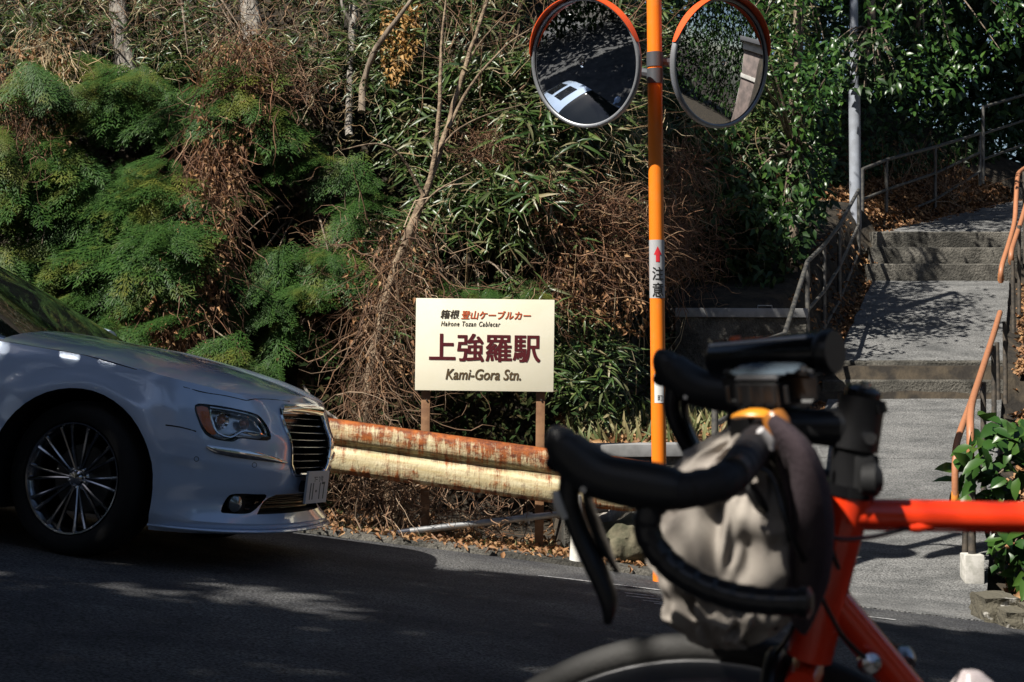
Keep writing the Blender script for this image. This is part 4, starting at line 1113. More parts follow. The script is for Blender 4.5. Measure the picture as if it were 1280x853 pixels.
# frame
fr = tubeobj('head_tube', [P(1061, 617, 1.446), P(1036, 720, 1.46), hd_b], [.0225, .0215, .0225], red_frame, bike, 24)
tt0 = P(1056, 643, 1.446); tt1 = Vector((.86, 1.475, -.178))
tubeobj('top_tube', [tt0, tt1], [.0153, .0150], red_frame, bike, 24)
tubeobj('lug', [P(1052, 642, 1.446), P(1078, 643, 1.4465)], [.0185, .0162], red_frame, bike, 20)
bbk = Vector((.72, 1.575, -.735))
dt0 = P(1030, 738, 1.463)
tubeobj('down_tube', [dt0, bbk], [.0175, .0175], red_frame, bike, 24)
seat_top = Vector((.88, 1.465, -.13))
tubeobj('seat_tube', [bbk, seat_top], .0148, red_frame, bike, 20)
tubeobj('seat_post', [seat_top, seat_top+(seat_top-bbk).normalized()*.14], .0135, silver_m, bike, 16)
sad = seat_top+(seat_top-bbk).normalized()*.16
tubeobj('saddle', [sad+Vector((-.15, 0, .0)), sad+Vector((-.08, 0, .006)), sad+Vector((.02, 0, .004)), sad+Vector((.10, 0, .012)), sad+Vector((.13, 0, .012))], [(.012, .012), (.02, .018), (.045, .02), (.07, .022), (.06, .018)], black_rubber, bike, 20, smooth=4, up=(0, 0, 1))
rear_c = Vector((1.12, 1.575, -.705-.02)); rear_c.z = zr(1.12, 1.6)+.335
for s_ in (-1, 1):
    d_ = Vector((0, .06*s_, 0))
    tubeobj('chain_stay', [bbk+d_*.4, rear_c+d_], [.010, .007], red_frame, bike, 12)
    tubeobj('seat_stay', [seat_top+Vector((0, .018*s_, -.03)), rear_c+d_], [.008, .007], red_frame, bike, 12)
front_c = P(889, 1243, 1.66); front_c = Vector((.205, 1.565, -.64)); front_c.z = zr(.205, 1.58)+.338
fd = Vector((-.965, .26, .115)).normalized()                   # rolling direction of the turned front wheel
wn = (ax*.92+Vector((0, .0, -.18))).normalized(); wn = (wn-fd*wn.dot(fd)).normalized()
def bike_wheel(c, d, nrm, lab):
    up_ = nrm.cross(d).normalized(); up_ = up_ if up_.z > 0 else -up_
    M = Matrix((( d.x, up_.x, nrm.x, c.x), (d.y, up_.y, nrm.y, c.y), (d.z, up_.z, nrm.z, c.z), (0, 0, 0, 1)))
    ty = lathe([(.322, .0), (.3235, .009), (.330, .0135), (.338, .0135), (.3465, .0095), (.3500, .0), (.3465, -.0095), (.338, -.0135), (.330, -.0135), (.3235, -.009)], 96, M, close=True)
    mb = MB(); mb.v, mb.f = ty; wh = mb.build('wheel', mat('grey_tyre', (.030, .029, .028), .75, bump=.1, bscale=200), bike, sharp=50)
    mb = MB(); mb.v, mb.f = lathe([(.3235, .0105), (.3225, .0115), (.3085, .0100), (.300, .004), (.298, 0), (.300, -.004), (.3085, -.0100), (.3225, -.0115), (.3235, -.0105)], 96, M, close=True); mb.build('rim', silver_m, wh, sharp=30)
    mb = MB(); mb.v, mb.f = lathe([(.001, .05), (.008, .05), (.009, .032), (.022, .03), (.022, .026), (.011, .02), (.011, -.02), (.022, -.026), (.022, -.03), (.009, -.032), (.008, -.05), (.001, -.05)], 20, M); mb.build('hub', silver_m, wh, sharp=30)
    for k in range(28):
        a = 2*pi*k/28; z = .028 if k % 2 else -.028; a2 = a+(.55 if (k//2) % 2 else -.55)
        mb = MB().tube([M @ Vector((.02*cos(a2), .02*sin(a2), z)), M @ Vector((.301*cos(a), .301*sin(a), 0))], .001, 5); mb.build('spoke', silver_m, wh)
    return wh
bike_wheel(front_c, fd, wn, '')
bike_wheel(rear_c, Vector((-.995, .0, .1)).normalized(), Vector((0, 1, 0)), '')
crown = hd_b+(hd_b-hd_a).normalized()*.02
tubeobj('fork_crown', [crown-ax*.03, crown, crown+ax*.03], [.015, .018, .015], red_frame, bike, 16)
for s_ in (-1, 1):
    e_ = front_c+wn*(.052*s_); k_ = lerp(crown, front_c, .5)+ax*(s_*.042)-fwb*.02
    tubeobj('fork_blade', [crown+ax*(s_*.03), k_, e_], [.014, .012, .0075], mat('dark_red_fork', (.30, .02, .005), .3, coat=.5), bike, 14, smooth=4)
# brake caliper
cal = crown+fwb*.03+Vector((0, 0, -.015))
MB().tube([cal-ax*.045+Vector((0, 0, -.045)), cal-ax*.04+Vector((0, 0, .01)), cal+Vector((0, 0, .03)), cal+ax*.04+Vector((0, 0, .01)), cal+ax*.045+Vector((0, 0, -.045))], [.006, .008, .009, .008, .006], 10, True, 4).build('brake_caliper', black_matte, bike, sharp=40)
# shifter bosses on the down tube, cable stop, cables, crank, pedal
for s_, pp_ in ((-1, P(1088, 829, 1.452)), (1, P(1128, 819, 1.52))):
    n_ = Vector((0, s_, .25)).normalized(); M = Matrix.Translation(pp_) @ n_.to_track_quat('Z', 'Y').to_matrix().to_4x4()
    mb = MB(); mb.v, mb.f = lathe([(.008, -.02), (.011, -.01), (.0115, .0), (.009, .006), (.001, .008)], 20, M); mb.build('cable_boss', silver_m, bike, sharp=30)
tubeobj('cable_stop', [P(1136, 659, 1.44), P(1146, 659, 1.44), P(1168, 657, 1.443)], [.0045, .006, .004], red_frame, bike, 10)
cab = black_matte
tubeobj('brake_cable', [B3(.05, .015, -.01), P(985, 575, 1.40), P(1000, 640, 1.37), P(1040, 671, 1.38), P(1085, 672, 1.41), P(1136, 660, 1.44)], .0024, cab, bike, 8, smooth=6)
tubeobj('shift_cable', [B3(-.12, .016, -.016), P(960, 590, 1.34), P(985, 660, 1.32), P(1014, 720, 1.36), P(1050, 790, 1.43), P(1085, 826, 1.45)], .0024, cab, bike, 8, smooth=6)
tubeobj('shift_cable', [B3(.12, .016, -.016), P(990, 600, 1.45), P(1024, 648, 1.42), P(1044, 700, 1.43), P(1075, 770, 1.5), P(1128, 815, 1.52)], .0024, cab, bike, 8, smooth=6)
tubeobj('brake_cable', [B3(-.03, .016, -.01), P(975, 590, 1.38), P(985, 680, 1.38), P(996, 770, 1.42), cal+Vector((0, 0, .03))], .0024, cab, bike, 8, smooth=6)
mb = MB(); Mc = Matrix.Translation(bbk) @ Matrix.Rotation(pi/2, 4, 'X')
mb.v, mb.f = lathe([(.095, .06), (.10, .058), (.10, .055), (.07, .052), (.001, .052)], 40, Mc); mb.build('chainring', black_matte, bike, sharp=30)
for s_ in (-1, 1):
    tubeobj('crank_arm', [bbk+Vector((0, .07*s_, 0)), bbk+Vector((-.12*s_, .08*s_, -.12*s_))], [.012, .009], silver_m, bike, 12)
    bbox('pedal', bbk+Vector((-.12*s_, .13*s_, -.12*s_)), (.09, .08, .02), black_matte, bike, .004)
# things carried on the bicycle
lt = empty('bicycle_lamp', P(965, 455, 1.47), 'black cylindrical front lamp with a pale painted-on highlight on top of the handlebar', 'lamp')
la = P(893, 451, 1.53); lb = P(1028, 441, 1.45)
up_l = upb
lamp = tubeobj('lamp_body', [la, lerp(la, lb, .04), lerp(la, lb, .85), lb], [.017, .0195, .0205, .0200], gloss_black, lt, 28)
tubeobj('lens_ring', [lb, lb+(lb-la).normalized()*.008, lb+(lb-la).normalized()*.014], [.0205, .0225, .0200], black_matte, lt, 28)
dl = (lb-la).normalized(); sd_ = Vector((0, -1, 0)); sd_ = (sd_-dl*sd_.dot(dl)).normalized(); upl = dl.cross(sd_); upl = upl if upl.z > 0 else -upl
nrm_ = (sd_*.60+upl*.80).normalized()
mb = MB().tube([lerp(la, lb, .03)+nrm_*.0196, lerp(la, lb, .5)+nrm_*.0203, lerp(la, lb, .93)+nrm_*.0207], [(.0020, .0013)]*3, 8, up=nrm_); mb.build('highlight_strip', mat('highlight_white', (.7, .7, .72), .3), lt)  # reflected highlight along the lamp body, put on as a white strip
tubeobj('power_button', [lerp(la, lb, .22)+upl*.0185, lerp(la, lb, .22)+upl*.0225], [.006, .005], mat('button_orange', (.8, .15, .04), .4), lt, 12)
tubeobj('mount', [lerp(la, lb, .55)-upl*.02, B3(.035, .0, .012)], [.012, .014], black_matte, lt, 12)
gp = empty('cycle_computer', P(962, 481, 1.42), 'rounded black cycle computer with a pale screen below the lamp', 'cycle computer')
ga = P(900, 481, 1.46); gb_ = P(1026, 481, 1.40)
gm_ = lerp(ga, gb_, .5); gd = (gb_-ga).normalized(); gu = (upb*.985+Vector((0, -1, 0))*.10).normalized(); gu = (gu-gd*gu.dot(gd)).normalized(); gs = gd.cross(gu)
def rbox(name, c, hx, hy, hz, rad, m, par):
    bm = bmesh.new(); bmesh.ops.create_cube(bm, size=2)
    for v_ in bm.verts: v_.co = Vector((v_.co.x*hx, v_.co.y*hy, v_.co.z*hz))
    bmesh.ops.bevel(bm, geom=[e for e in bm.edges if abs(e.verts[0].co.z-e.verts[1].co.z) > hz], offset=rad, segments=6, affect='EDGES')
    bmesh.ops.bevel(bm, geom=[e for e in bm.edges if abs(e.verts[0].co.z-e.verts[1].co.z) < 1e-5 and e.calc_face_angle(0) > .5], offset=min(hz*.6, .006), segments=3, affect='EDGES')
    for v_ in bm.verts: v_.co = c+gd*v_.co.x+gs*v_.co.y+gu*v_.co.z
    me = bpy.data.meshes.new(name); bm.to_mesh(me); bm.free(); me.materials.append(m); me.shade_smooth(); me.set_sharp_from_angle(angle=radians(40)); return link(name, me, par)
rbox('computer_body', gm_-gu*.003, .048, .028, .0165, .026, black_matte, gp)
rbox('bezel', gm_+gu*.0125, .046, .026, .003, .0245, mat('bezel_grey', (.06, .062, .068), .3), gp)
rbox('screen', gm_+gu*.0152, .033, .019, .0012, .006, mat('lcd_screen', (.10, .13, .16), .08), gp)
for k in range(6): tubeobj('grip_rib', [gm_+gd*(-.030+.012*k)-gs*.0275+gu*.006, gm_+gd*(-.030+.012*k)-gs*.0275-gu*.010], .0022, black_rubber, gp, 6); tubeobj('grip_rib', [gm_+gd*(-.030+.012*k)+gs*.0275+gu*.006, gm_+gd*(-.030+.012*k)+gs*.0275-gu*.010], .0022, black_rubber, gp, 6)
tubeobj('computer_button', [gm_+gd*.036+gu*.013, gm_+gd*.036+gu*.018], .004, silver_m, gp, 10)
# amber straps of the bag mount
amb = mat('amber_strap', (.75, .28, .02), .35)
s1 = tubeobj('strap', [P(921, 520, 1.40), P(935, 517, 1.39), P(955, 517.5, 1.385), P(970, 522, 1.39)], [(.008, .003), (.009, .004), (.009, .004), (.007, .004)], amb, None, 12, smooth=4, up=(0, -.3, 1))
setp(s1, 'bright amber strap looped over the handlebar next to the stem', 'strap')
s2 = tubeobj('bar_spacer', [P(966, 520, 1.375), P(973, 535, 1.37), P(972, 558, 1.375)], [.011, .013, .008], mat('brown_amber_plastic', (.30, .11, .02), .3), None, 12, smooth=3)
setp(s2, 'brown translucent clip hanging at the inner end of the bar tape', 'clip')
s3 = tubeobj('tape_ring', [P(950, 538, 1.345), P(962, 552, 1.35), P(964, 562, 1.352)], [.004, .005, .004], mat('tape_white', (.5, .48, .48), .4), hb, 10, smooth=3)

# handlebar bag
def bag():
    bg_ = empty('handlebar_bag', P(915, 780, 1.46), 'greige cloth handlebar bag hanging in front of the head tube', 'bag')
    rows_ = [  # y, left, right, depth of the middle
        (530, 930, 972, 1.46, .018), (545, 903, 985, 1.46, .03), (562, 876, 996, 1.46, .042), (585, 855, 1003, 1.46, .056), (615, 838, 1008, 1.46, .070), (650, 828, 1009, 1.46, .078), (690, 824, 1006, 1.46, .082),
        (730, 827, 998, 1.46, .080), (765, 838, 982, 1.46, .070), (790, 853, 955, 1.46, .052), (803, 880, 936, 1.46, .030), (809, 900, 918, 1.46, .008)]
    ks = np.arange(len(rows_)); qs = np.linspace(0, len(rows_)-1, 52); rows_ = [tuple(float(np.interp(q_, ks, [r_[c] for r_ in rows_])) for c in range(5))+(float(q_),) for q_ in qs]
    v = []; f = []; n_ = 84
    for (y, xl, xr, D, th, i) in rows_:
        c_ = P((xl+xr)/2, y, D); hwid = (xr-xl)/2/F*D
        for j in range(n_):
            a = 2*pi*j/n_; ca, sa = cos(a), sin(a); p = 2.7
            q = (abs(ca)**p+abs(sa)**p)**(-1/p)
            dx, dy = q*ca*hwid, q*sa*th
            # folds in the cloth
            w1 = noise.noise((ca*1.5+3, sa*1.5, i*.30)); w2 = noise.noise((ca*3.2, sa*3.2+7, i*.55+w1*2))
            fo = .016*(1-abs(w2)*3.2)*(.45+.55*max(0, 1-abs(i-4.5)/5))-.010*(1-min(1, abs(w1)*7))**2-.009*math.exp(-((i-7.2)/.35)**2)+.010*noise.noise((ca*2.2, sa*2.2, i*.45))+.005*noise.noise((ca*6, sa*6, i*1.1))
            k = 1+fo/max(.02, hwid)
            v.append(c_+(-fwb)*dx*k+ax*dy*k if False else c_+Vector((1, -.12, 0))*dx*k+Vector((.12, 1, 0))*dy*k)
    for i in range(len(rows_)-1):
        for j in range(n_): f.append((i*n_+j, i*n_+(j+1) % n_, (i+1)*n_+(j+1) % n_, (i+1)*n_+j))
    f += [tuple(range(n_)), tuple(range((len(rows_)-1)*n_, len(rows_)*n_))[::-1]]
    cloth = mat('greige_cloth', (.40, .36, .315), .9, col2=(.29, .255, .225), nscale=14, bump=.06, bscale=700)
    o = link('bag_body', mesh('bag_body', v, f, cloth, smooth=True), bg_)
    m_ = o.modifiers.new('s', 'SUBSURF'); m_.levels = 1; m_.render_levels = 2
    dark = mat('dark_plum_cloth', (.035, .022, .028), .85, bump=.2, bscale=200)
    # dark rear panel towards the head tube, drawcord, side seam and buckle
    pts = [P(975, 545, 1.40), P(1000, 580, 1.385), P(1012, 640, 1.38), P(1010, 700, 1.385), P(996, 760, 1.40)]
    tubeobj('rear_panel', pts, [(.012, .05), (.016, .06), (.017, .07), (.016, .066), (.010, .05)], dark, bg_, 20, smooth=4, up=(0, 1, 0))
    tubeobj('seam_binding', [P(974, 572, 1.378), P(986, 620, 1.372), P(992, 680, 1.37), P(986, 740, 1.378), P(968, 785, 1.40)], .0035, dark, bg_, 8, smooth=4)
    tubeobj('opening_hem', [P(846, 606, 1.408), P(868, 612, 1.392), P(900, 606, 1.384), P(930, 592, 1.378), P(960, 575, 1.372)], [(.007, .004)]*5, dark, bg_, 10, smooth=4)
    tubeobj('bottom_seam', [P(826, 705, 1.392), P(850, 722, 1.374), P(890, 735, 1.366), P(940, 738, 1.368), P(985, 728, 1.382)], .0022, mat('seam_brown', (.12, .09, .07), .8), bg_, 8, smooth=4)
    tubeobj('buckle', [P(868, 606, 1.385), P(884, 612, 1.380)], [(.009, .005)]*2, gloss_black, bg_, 10)
    tubeobj('drawcord', [P(925, 598, 1.375), P(938, 612, 1.370), P(948, 626, 1.370), P(958, 640, 1.372)], [.003, .006, .006, .003], black_matte, bg_, 8, smooth=4)
    tubeobj('bag_hanger', [P(930, 540, 1.46), B3(-.02, .0, -.01)], .006, black_matte, bg_, 8)
bag()
btl = empty('water_bottle', Vector((.475, 1.50, -.60)), 'pale bottle top at the bottom edge below the orange top tube', 'bottle')
bt_top = P(1213, 839, 1.46)
ddir = (seat_top-bbk).normalized()
bt_top = P(1214, 838, 1.50)
tubeobj('bottle_body', [bt_top-Vector((-.02, -.01, .22)), bt_top-Vector((-.004, -.002, .045))], .036, mat('bottle_plastic', (.55, .5, .5), .35), btl, 24)
tubeobj('bottle_cap', [bt_top-Vector((-.004, -.002, .045)), bt_top-Vector((-.002, -.001, .025)), bt_top-Vector((0, 0, .006)), bt_top], [.036, .030, .014, .008], mat('bottle_cap_pink_white', (.62, .54, .54), .3), btl, 24, smooth=3)

# ================================================================ VEGETATION
def inpoly(x, y, poly):
    c = np.zeros(len(x), bool); n_ = len(poly)
    for i in range(n_):
        ax_, ay_ = poly[i]; bx_, by_ = poly[i-1]
        t_ = ((ay_ > y) != (by_ > y)) & (x < (bx_-ax_)*(y-ay_)/((by_-ay_)+1e-9)+ax_); c ^= t_
    return c
def nz2(x, y, sc, seed=0.):
    return np.array([noise.noise((float(a)*sc, float(b_)*sc, seed)) for a, b_ in zip(x, y)])
def bankD(X, z):
    """distance of the leafy face of the bank"""
    base = np.interp(X, [-9, .2, 1.0, 1.5, 2.2], [10.85, 10.85, 11.4, 13.9, 14.4])
    sl = np.interp(X, [-9, .5, 1.4, 2.4], [.5, .5, .55, .62])
    return base+np.clip(z+.95, 0, 9)*sl
def region(poly, n_, dj=.25, front=0., clump=0., cs=1.5, seed=0.):
    """places on the bank face inside an outline, in world coordinates"""
    xs_ = [p[0] for p in poly]; ys_ = [p[1] for p in poly]
    x = ru(min(xs_), max(xs_), n_*4); y = ru(min(ys_), max(ys_), n_*4)
    k = inpoly(x, y, poly); x, y = x[k], y[k]
    D = np.full(len(x), 12.)
    for _ in range(4):
        X = (x-640)/F*D; z = (HY-y)/F*D; D = bankD(X, z)-front
    D = D+rn(len(D))*dj
    X = (x-640)/F*D; z = (HY-y)/F*D
    if clump:
        c = nz2(X, z, cs, seed)+rn(len(X))*.12; k = c > clump-.5; X, D, z = X[k], D[k], z[k]
    return np.stack([X, D, z], 1)[:n_]
def toward(n_, base, spread):
    d = np.array(base)[None]+rn(n_, 3)*np.array(spread)[None]; return d
def leaves(name, m, pos, proto, size, base=(0, -.7, -.2), spread=(.6, .4, .4), up=(0, -.5, .8), upsp=.35, parent=None, label=None, cat=None, grp=None, kind=None):
    n_ = len(pos); R = frames(toward(n_, base, spread), toward(n_, up, (upsp,)*3))
    sc = Scat(); s_ = ru(size[0], size[1], n_)
    if isinstance(proto, list):
        pick = rng.integers(0, len(proto), n_)
        for i, p in enumerate(proto): k = pick == i; sc.put(p, pos[k], R[k], s_[k])
    else: sc.put(proto, pos, R, s_)
    o = sc.build(name, m, parent)
    return setp(o, label, cat, grp, kind) if not parent else o
def trunk(pts, rs, m, parent, name='trunk', n=12, k=5):
    mb = MB(); v, f = sweep(pts, rs, n, True, k)
    v = [p*1+Vector((noise.noise(p*7), noise.noise(p*7+Vector((9, 0, 0))), 0))*.012 for p in v]; mb.v, mb.f = v, f
    return mb.build(name, m, parent, smooth=True)
def wtree(name, label, cat, loc, grp=None): return empty(name, loc, label, cat, grp)

# --- dark undergrowth filling the bank (ground cover)
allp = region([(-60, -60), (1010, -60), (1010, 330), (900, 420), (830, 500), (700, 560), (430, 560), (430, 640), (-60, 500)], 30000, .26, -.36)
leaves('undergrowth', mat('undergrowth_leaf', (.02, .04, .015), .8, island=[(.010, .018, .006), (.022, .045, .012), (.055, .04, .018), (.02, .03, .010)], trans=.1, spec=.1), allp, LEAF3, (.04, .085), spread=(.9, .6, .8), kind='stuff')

# --- bamboo grass
def sasa(poly, n_, size, front, clump, seed):
    base = region(poly, n_, .16, front, clump, 1.3, seed)
    pos = []; dirs = []
    m_ = len(base)
    for k in range(6):
        a = ru(0, 2*pi, m_); tilt = ru(-.5, .75, m_)
        pos.append(base+rn(m_, 3)*.02); dirs.append(np.stack([np.cos(a)*.9, -.55+np.sin(a)*.45, -tilt], 1))
    pos = np.concatenate(pos); dirs = np.concatenate(dirs)
    R = frames(dirs, toward(len(pos), (0, -.45, .85), (.4, .4, .3)))
    return pos, R, ru(*size, len(pos))
sc = Scat()
for args in (([(470, -60), (1010, -60), (1000, 170), (850, 230), (800, 330), (560, 300), (480, 180)], 1700, (.10, .22), .10, .36, 1.),
             ([(560, 80), (830, 60), (800, 260), (600, 270)], 500, (.14, .26), .25, .4, 2.),
             ([(600, 340), (700, 350), (840, 420), (830, 520), (740, 530), (690, 480)], 230, (.08, .18), .15, .45, 3.),
             ([(320, -60), (520, -60), (520, 120), (340, 90)], 330, (.09, .18), .08, .4, 4.),
             ([(-60, -80), (440, -80), (440, 60), (250, 90), (-60, 80)], 1150, (.07, .15), .15, .30, 14.),
             ([(430, 280), (530, 260), (520, 420), (440, 470)], 130, (.09, .16), .1, .45, 5.)):
    pos, R, s_ = sasa(*args); sc.put(BLADE, pos, R, s_)
o = sc.build('bamboo_grass', sasa_m); setp(o, kind='stuff')
# pale stems among it
mb = MB()
st_ = region([(500, 0), (850, 0), (840, 500), (520, 420)], 200, .12, .05)
for p in st_:
    d = Vector((random.gauss(0, .3), -.25, 1)).normalized(); L_ = random.uniform(.2, .6); q = Vector(p)
    mb.tube([q-Vector((0, -.1, .2)), q, q+d*L_*.5+Vector((random.gauss(0, .03), 0, 0)), q+d*L_], [.004, .004, .003, .0015], 4, False)
setp(mb.build('bamboo_grass_stems', straw_m), kind='stuff')

# --- cypress trees hanging over the bank on the left
def cypress(label, poly, n_, tr, size=(.28, .55), front=.35, clump=.42, seed=0, base=(0, -.75, -.35)):
    e = wtree('cypress_tree', label, 'tree', tr[0], 'cypress trees on the bank')
    trunk(tr, [.07, .06, .05, .04][:len(tr)], bark, e)
    pos = region(poly, n_, .22, front, clump, 1.5, seed)
    # branches carrying the sprays
    mb = MB(); t_ = [Vector(q) for q in tr]
    for p in pos[::11]:
        p = Vector(p); q = min(t_, key=lambda a: abs(a.z-p.z-.1)); 
        mb.tube([q, lerp(q, p, .5)+Vector((0, 0, .10)), p], [.014, .009, .003], 5, False, 3)
    mb.build('branches', bark, e)
    # every bough ends in a fan of flat drooping sprays
    nb_ = max(1, int(len(pos)/3.2)); tips = pos[:nb_]; K = 7; az = ru(-.9, .9, nb_); drp = ru(.15, .75, nb_); P_ = []; Dd_ = []; Up_ = []
    for k_ in range(K):
        a_ = az+(k_-K/2+.5)*.30+rn(nb_)*.08; back = .30*abs(k_-K/2+.5)/K
        d_ = np.stack([np.sin(a_), -np.cos(a_)*.8, -drp+rn(nb_)*.08], 1)
        P_.append(tips+np.stack([-np.sin(az)*back, np.cos(az)*back*1.6, drp*back*.6+rn(nb_)*.02], 1)); Dd_.append(d_)
        Up_.append(np.stack([-np.sin(a_)*.2, -.35-.25*drp, np.full(nb_, .9)], 1)+rn(nb_, 3)*.10)
    P_ = np.concatenate(P_); R_ = frames(np.concatenate(Dd_), np.concatenate(Up_)); s_ = np.tile(size[0]*.75+(size[1]*1.1-size[0]*.75)*ru(0, 1, nb_)**1.3, K)*ru(.8, 1.15, len(P_)); pick = rng.integers(0, len(FRONDS), len(P_)); sc = Scat()
    for i_, pr in enumerate(FRONDS): k_ = pick == i_; sc.put(pr, P_[k_], R_[k_], s_[k_])
    sc.build('crown', frond_m, e)
def tr_(x0, y0, x1, y1, D0, D1): return [P(x0, y0, D0), P(lerp(x0, x1, .5), lerp(y0, y1, .5), lerp(D0, D1, .5)), P(x1, y1, D1)]
cypress('cypress with thick green sprays filling the left edge above the car', [(-60, 60), (60, 50), (150, 60), (200, 100), (215, 250), (190, 330), (110, 380), (-60, 400)], 430, tr_(60, 520, 95, -80, 11.6, 12.9), seed=1.)
cypress('cypress between the grey trunk and the hanging brown vines', [(150, 90), (260, 50), (340, 60), (345, 170), (250, 200), (240, 320), (170, 360), (140, 200)], 250, tr_(200, 520, 215, -60, 11.7, 13.), seed=3.5)
cypress('low cypress boughs lit yellow-green just above the car bonnet', [(60, 360), (250, 330), (330, 380), (330, 470), (200, 470), (100, 420)], 90, tr_(170, 560, 160, 200, 11.3, 12.), (.25, .45), .45, .42, 6.)
cypress('darker cypress left of the vine-wrapped tree', [(320, 110), (430, 160), (480, 270), (440, 350), (350, 420), (290, 330), (300, 200)], 150, tr_(380, 560, 395, -40, 11.8, 13.), (.25, .45), .2, .50, 9.)
cypress('small cypress bough spreading just above the station sign', [(515, 345), (690, 348), (690, 374), (530, 380)], 70, tr_(600, 500, 590, 340, 11.5, 11.8), (.14, .24), .15, .15, 12.)

# --- broadleaf evergreens
def broad(label, poly, n_, D0, dj, size, m, tr, grp=None, base=(0, -.5, -.55), proto=LEAF, clump=0., name='evergreen_tree', cat='tree', spread=(.8, .5, .5)):
    e = wtree(name, label, cat, tr[0], grp)
    trunk(tr, [.09, .07, .05][:len(tr)], bark, e)
    xs_ = [p[0] for p in poly]; ys_ = [p[1] for p in poly]
    x = ru(min(xs_), max(xs_), n_*5); y = ru(min(ys_), max(ys_), n_*5); k = inpoly(x, y, poly); x, y = x[k][:n_*2], y[k][:n_*2]
    D = D0+rn(len(x))*dj; p = np.stack([(x-640)/F*D, D, (HY-y)/F*D], 1)
    if clump:
        c = np.array([noise.noise((a[0]*1.4, a[1]*1.4, a[2]*1.4)) for a in p]); p = p[c > clump-.5]
    p = p[:n_]
    mb = MB(); t_ = [Vector(q) for q in tr]; top = t_[-1]
    for q in p[::max(1, n_//26)]:
        q = Vector(q); a = min(t_, key=lambda v_: (v_-q).length); mb.tube([a, lerp(a, q, .5)+Vector((0, 0, .1)), q], [.02, .012, .004], 5, False, 3)
    mb.build('branches', bark, e)
    leaves('crown', m, p, LEAF3 if (m is dark_leaf and D0 > 15) else proto, size, base=base, spread=spread, up=(0, -.5, .8), upsp=.45, parent=e)
    return e
G2 = 'evergreen trees behind the stairs'
broad('glossy evergreen right of the round mirrors in front of the pale pole', [(930, -60), (1055, -60), (1052, 150), (1035, 230), (980, 290), (900, 260), (860, 170), (900, 130)], 2400, 15.6, .5, (.055, .11), glossy_leaf, tr_(985, 420, 1000, -40, 16, 16.5), G2, clump=.47)
broad('leafy evergreen right of the pale pole with bright leaf tips', [(1075, -60), (1290, -60), (1290, 40), (1180, 130), (1140, 150), (1090, 120)], 1200, 19.5, .8, (.07, .13), glossy_leaf, tr_(1140, 215, 1150, -60, 28, 26), G2, clump=.50)
broad('evergreen with drooping boughs beside the pale pole low down', [(1040, 40), (1110, 40), (1130, 110), (1090, 118), (1050, 110)], 200, 19.2, .3, (.10, .17), dark_leaf, tr_(1085, -60, 1090, 40, 20.6, 20.3), G2, clump=.40)
broad('dark evergreen thicket in the shade behind the upper railing', [(1060, -80), (1360, -80), (1360, 170), (1230, 180), (1130, 200), (1060, 230)], 3800, 29, 1.4, (.16, .30), dark_leaf, tr_(1190, 200, 1200, -100, 30, 30), G2, clump=.30)
broad('dark evergreen shrub above the stained concrete wall', [(840, 150), (1010, 200), (1030, 270), (990, 330), (970, 382), (840, 382)], 1500, 15.9, .45, (.09, .16), dark_leaf, tr_(930, 400, 940, 200, 16.4, 16.6), G2, clump=.36)
broad('leafy dark shrub rising behind the retaining wall and post', [(835, 120), (1000, 140), (1050, 230), (1000, 330), (960, 390), (860, 390), (840, 300)], 1600, 17.2, .4, (.10, .17), dark_leaf, tr_(960, 400, 965, 150, 17.3, 17.4), G2)
# bush at the right edge
broad('glossy broad-leaved bush at the right edge below the handrails', [(1196, 590), (1210, 550), (1235, 515), (1262, 520), (1330, 500), (1400, 560), (1400, 720), (1310, 740), (1262, 730), (1240, 690), (1236, 640), (1205, 625)], 560, 10.35, .22, (.11, .20), glossy_leaf, tr_(1310, 730, 1300, 600, 10.6, 10.6), None, (-.35, -.6, -.35), leaf_proto(.48, .16, .35), 0., 'leafy_bush', 'bush')
broad('large dark hedge filling the bank right of the path', [(1290, 200), (1500, 150), (1500, 560), (1330, 560), (1300, 420)], 1400, 15., 1.0, (.10, .18), dark_leaf, tr_(1400, 520, 1400, 250, 15.5, 15.5), None, name='hedge', cat='hedge')

# --- trees with visible trunks
def bare(name, label, main, rs, m, brs, seed=0):
    e = wtree(name, label, 'tree', main[0]); trunk(main, rs, m, e, n=14)
    for i, (pts, r) in enumerate(brs): trunk(pts, list(np.linspace(r, r*.3, len(pts))), m, e, 'branch', 8, 4)
    return e
bare('tree', 'thick furrowed grey trunk at the top left', [P(160, 95, 12.25), P(150, 30, 12.35), P(146, -40, 12.5)], [.085, .08, .075], bark_grey, [])
bare('tree', 'pale trunk showing at the top above the brown vines', [P(318, 50, 12.4), P(313, 10, 12.5), P(310, -50, 12.7)], [.085, .08, .08], bark_grey, [])
bare('tree', 'slim straight grey trunk left of the golden dead leaves', [P(436, 170, 12.), P(438, 90, 12.3), P(441, 20, 12.5), P(440, -50, 12.8)], [.030, .030, .034, .03], bark_grey, [([P(440, 30, 12.4), P(428, 5, 12.4), P(425, -30, 12.5)], .02)])
bare('tree', 'dark leaning stem curving up beside the golden dead leaves', [P(452, 140, 11.9), P(456, 100, 12.), P(470, 60, 12.), P(500, 20, 12.1), P(530, -20, 12.2)], [.028, .028, .024, .018, .012], bark, [])
